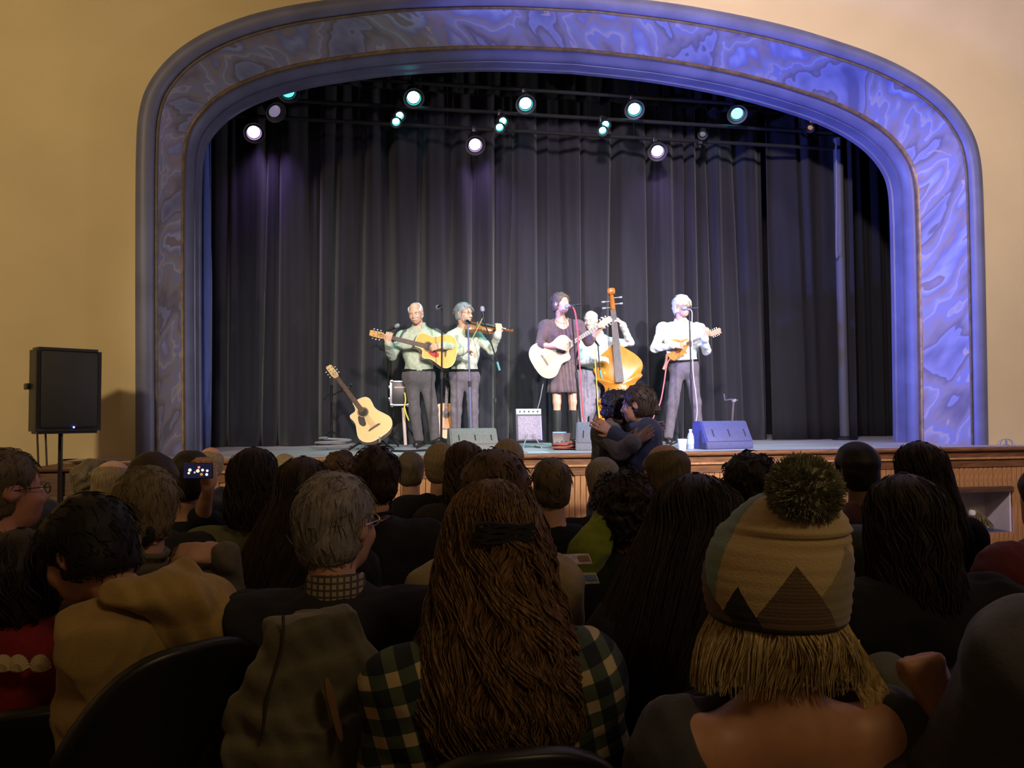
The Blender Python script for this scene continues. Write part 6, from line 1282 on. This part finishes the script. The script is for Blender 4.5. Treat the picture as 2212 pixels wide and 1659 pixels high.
t, J = sit('tall man with dark hair in a dark coat left of the short-haired front row', 812, 960, 3.1, 'fair', cloth('dark_coat', (.022, .021, .026)), hairmat('dark_brown', (.045, .028, .018)), 'chair of the tall man in the dark coat', ht=.016, shr=1.12, g=.03, topname='coat', hp=dict(nstr=250, strand_r=.003, nape=-.085), pk=dict(collar=(.045, .066)))
t, J = sit('woman with dark curly hair and a lime green sleeve', 1345, 1018, 2.50, 'tan', cloth('black_vest', (.018, .019, .018)), HD, 'chair of the woman with the lime sleeve', ht=.022, nd=.14, hp=dict(curl=.8, th=.022, nstr=350, strand_r=.003, nape=-.10))
B = np.array(t.location); F = Field(W(1280, 1190, 2.44) - .25, W(1280, 1190, 2.44) + .25, .009); F.cap(W(1306, 1132, 2.47), W(1276, 1185, 2.43), .050, .056, k=0); F.cap(W(1276, 1185, 2.43), W(1262, 1260, 2.44), .056, .05, k=.03); V, Q = F.mesh(); o = link('lime_sleeve', fast_mesh('lime_sleeve', fold(V, .006, 3) - B, Q), cloth('lime_cloth', (.20, .26, .02)), t); o['label'] = 'lime green sleeve'
t, J = sit('bald man with a fringe of hair in front of the hugging couple', 1435, 958, 3.0, 'warm', cloth('black_pullover', (.016, .016, .017)), HGB, 'chair of the bald man in front of the couple', s=1.07, ht=.002, hp=dict(bald=True, th=.008))
t, J = sit('man with short brown hair and broad navy shoulders in front of the stage boards', 1190, 989, 3.35, 'fair', cloth('navy_sweater', (.014, .015, .022)), HGB, 'chair of the broad-shouldered man', ht=.010, shr=1.2, hp=dict(th=.008, nstr=120), pk=dict(bw=1.15))
t, J = sit('man with short grey hair in a navy jacket right of the broad-shouldered man', 1300, 986, 3.75, 'fair', cloth('navy_jacket_far', (.014, .015, .024)), HGR, 'chair of the short-haired man in navy', ht=.010, hp=dict(th=.009))
t, J = sit('person with thick black hair before the right monitor', 1614, 979, 2.95, 'brown', cloth('black_hoodie', (.012, .012, .013)), HBK, 'chair of the person with thick black hair', ht=.024, hp=dict(th=.024, curl=.5, nstr=200, strand_r=.003))
t, J = sit('person in a black hood with a dull red sleeve left of the long-haired woman', 1847, 955, 3.42, 'brown', cloth('dull_red_jacket', (.055, .018, .018)), HBK, 'chair of the person in the black hood', ht=.016, hp=dict(th=.018, nape=-.11))
t, J = sit('woman with very long black hair nearest the stage on the right', 1984, 951, 2.78, 'tan', cloth('black_wool', (.014, .013, .013)), None, 'chair of the woman with very long black hair', ht=.016)
longhair(t, J, HD, STR, 280, 55, wave=.003, drift=.20)
# rows nearer the stage
t, J = sit('woman with grey-brown hair beside the wooden cabinet', 198, 991, 4.6, 'fair', cloth('brown_shawl', (.06, .04, .03)), HGB, 'chair beside the wooden cabinet', ht=.014, hp=dict(curl=.4))
t, J = sit('bald fair man on the left in front of the arch foot', 246, 993, 3.95, 'fair', cloth('grey_cardigan', (.07, .065, .055)), HSA, 'chair of the bald fair man', s=1.1, ht=.002, hp=dict(bald=True, th=.006))
t, J = sit('dark-haired person whose crown shows before the left arch foot', 333, 976, 3.08, 'fair', cloth('dark_grey_top', (.03, .03, .03)), hairmat('dark_brown', (.045, .028, .018)), 'chair of the dark-haired person by the left arch foot', ht=.014)
def arms_p(J, X, F_): return {'Eb': W(436, 1118, 3.43), 'Wb': W(450, 1052, 3.30), 'handb': (np.array((-.1, .15, 1.0)), np.array((-.6, .7, 0)), 1, .7)}
t, J = sit('dark-haired person filming the stage with a raised phone', 412, 971, 3.56, 'warm', cloth('black_tee', (.015, .015, .016)), HD, 'chair of the person filming', ht=.014, arms=arms_p, pk=dict(sleeve=.5))
p = W(428, 1017, 3.24); t = thing('smartphone', 'raised smartphone showing the lit stage on its screen', 'phone', p)
bm = BM(); box(bm, (0, 0, 0), (.115, .009, .064), .004); obj('case', bm, M_blk, t)
bm = BM(); box(bm, (0, -.005, 0), (.108, .001, .057)); sc_ = obj('screen', bm, mat('phone_screen', (.005, .005, .012), .2, emit=(.02, .02, .06), estr=.5), t, smooth=False)
for x, z, r, c_ in ((-.030, .004, .0065, (1, .95, .75)), (-.034, -.008, .005, (.9, .8, .5)), (.000, .000, .007, (1, .85, .45)), (.004, .014, .005, (1, .3, .3)), (.018, .003, .0055, (.9, .95, .8)), (.036, .0, .005, (.9, .95, 1)), (.034, -.015, .0055, (1, .9, .95)), (-.012, -.006, .004, (.5, .5, .7)), (.014, -.014, .006, (.5, .2, .06))):
    bm = BM(); lathe(bm, [(r, -.0056), (r * .9, -.0062), (.0005, -.0063)], (x, 0, z), (0, 1, 0), 10); bmesh.ops.scale(bm, vec=(1, 1, 1), verts=bm.verts[:]); obj('lit_figure', bm, mat('screen_%d_%d' % (int(x * 1e3), int(z * 1e3)), (0, 0, 0), .3, emit=c_, estr=1.2), sc_)
for lab, px, top, d, tone, tm, hm_, kw in (
    ('bald ruddy man at the foot of the stage just right of the raised phone', 456, 961, 5.4, 'ruddy', cloth('dark_shirt', (.03, .03, .035)), HSA, dict(hp=dict(bald=True, th=.005))),
    ('blond person in the front row under the pale guitar', 616, 980, 5.6, 'fair', cloth('beige_top', (.25, .2, .13)), HSA, {}),
    ('person with curly brown hair below the pale guitar', 735, 976, 4.5, 'fair', cloth('brown_top', (.05, .035, .028)), HB, dict(hp=dict(curl=.9, th=.02))),
    ('short-haired person with a cream collar in front of the left musicians', 886, 974, 4.9, 'fair', cloth('cream_top', (.36, .28, .16)), HGB, dict(hp=dict(th=.009))),
    ('grey-blond short-haired person in a black coat before the left monitor', 950, 955, 4.25, 'fair', cloth('black_coat_far', (.014, .014, .016)), HSA, dict(hp=dict(th=.012), shr=1.1, g=.03)),
    ('person with light blond hair before the small amp', 1096, 949, 4.6, 'fair', cloth('grey_top', (.06, .06, .06)), HSA, dict(hp=dict(th=.018))),
    ('dark-haired woman in a beige fleece directly in front of the plaid girl', 1066, 973, 2.22, 'fair', cloth('beige_fleece', (.30, .23, .135)), HB, dict(hp=dict(th=.024, nape=-.11, nstr=250), ht=.02, shr=.98, g=.022, pk=dict(bw=.92))),
    ('child in a navy cap beside the phone arm', 484, 1050, 4.15, 'fair', cloth('khaki_child_top', (.12, .11, .06)), hairmat('navy_knit', (.015, .018, .045)), dict(s=.8, shr=.8, hp=dict(th=.012, pname='cap')))):
    sit(lab, px, top, d, tone, tm, hm_, 'chair under the ' + lab[:lab.index(' ', 26)] if False else 'chair of the ' + ' '.join(lab.split()[:9]), **kw)
t, J = sit('woman with long brown hair before the left monitor', 1003, 951, 3.75, 'fair', cloth('brown_coat', (.035, .028, .024)), None, 'chair of the woman with long brown hair before the monitor', ht=.014)
longhair(t, J, HB, STR[:8], 240, 57, wave=.006)
# loose papers and a blue chair between the plaid girl and the long dark hair
p = W(1285, 1300, 2.35); bc_ = chair(p[0] - .02, 2.58, 0, 'empty chair with a blue back between the plaid girl and the long dark hair', mb=mat('blue_vinyl', (.035, .055, .12), .5), back_h=.80)
for px, py, y, lab, col in ((1247, 1208, 2.30, 'pale folded programme sheet on top of the blue chair back', (.42, .40, .42)), (1262, 1250, 2.27, 'second programme sheet with a blue picture leaning on the blue chair back', (.38, .36, .30))):
    q0 = W(px, py, y); t = thing('programme_sheet', lab, 'paper', q0, 'programmes on the blue chair'); bm = BM(); box(bm, (0, 0, 0), (.085, .05, .003), .001, Matrix.Rotation(.5, 3, 'X')); obj('sheet', bm, mat('programme_%d' % px, col, .7, .3, 40), t, smooth=False)
    bm = BM(); box(bm, (.02, -.003, .0015), (.035, .025, .003), 0, Matrix.Rotation(.5, 3, 'X')); obj('printed_picture', bm, mat('printed_%d' % px, (.10, .16, .30) if px > 1250 else (.22, .11, .07), .7), t, smooth=False)
# olive shoulder-like bundle beyond the blond hair
p = W(1922, 1465, 1.55); t = thing('folded_coat', 'rounded olive green coat bundle lying beyond the blond hair', 'coat', p)
F = Field(np.full(3, -.2), np.full(3, .2), .009); F.ell((0, 0, -.02), (.065, .08, .07), k=0); F.cap((-.02, .0, -.07), (.09, .03, -.13), .06, k=.04); V, Q = F.mesh(); link('coat_body', fast_mesh('coat_body', lump(V, .006, 30, 5), Q), cloth('olive_coat', (.10, .105, .07)), t)
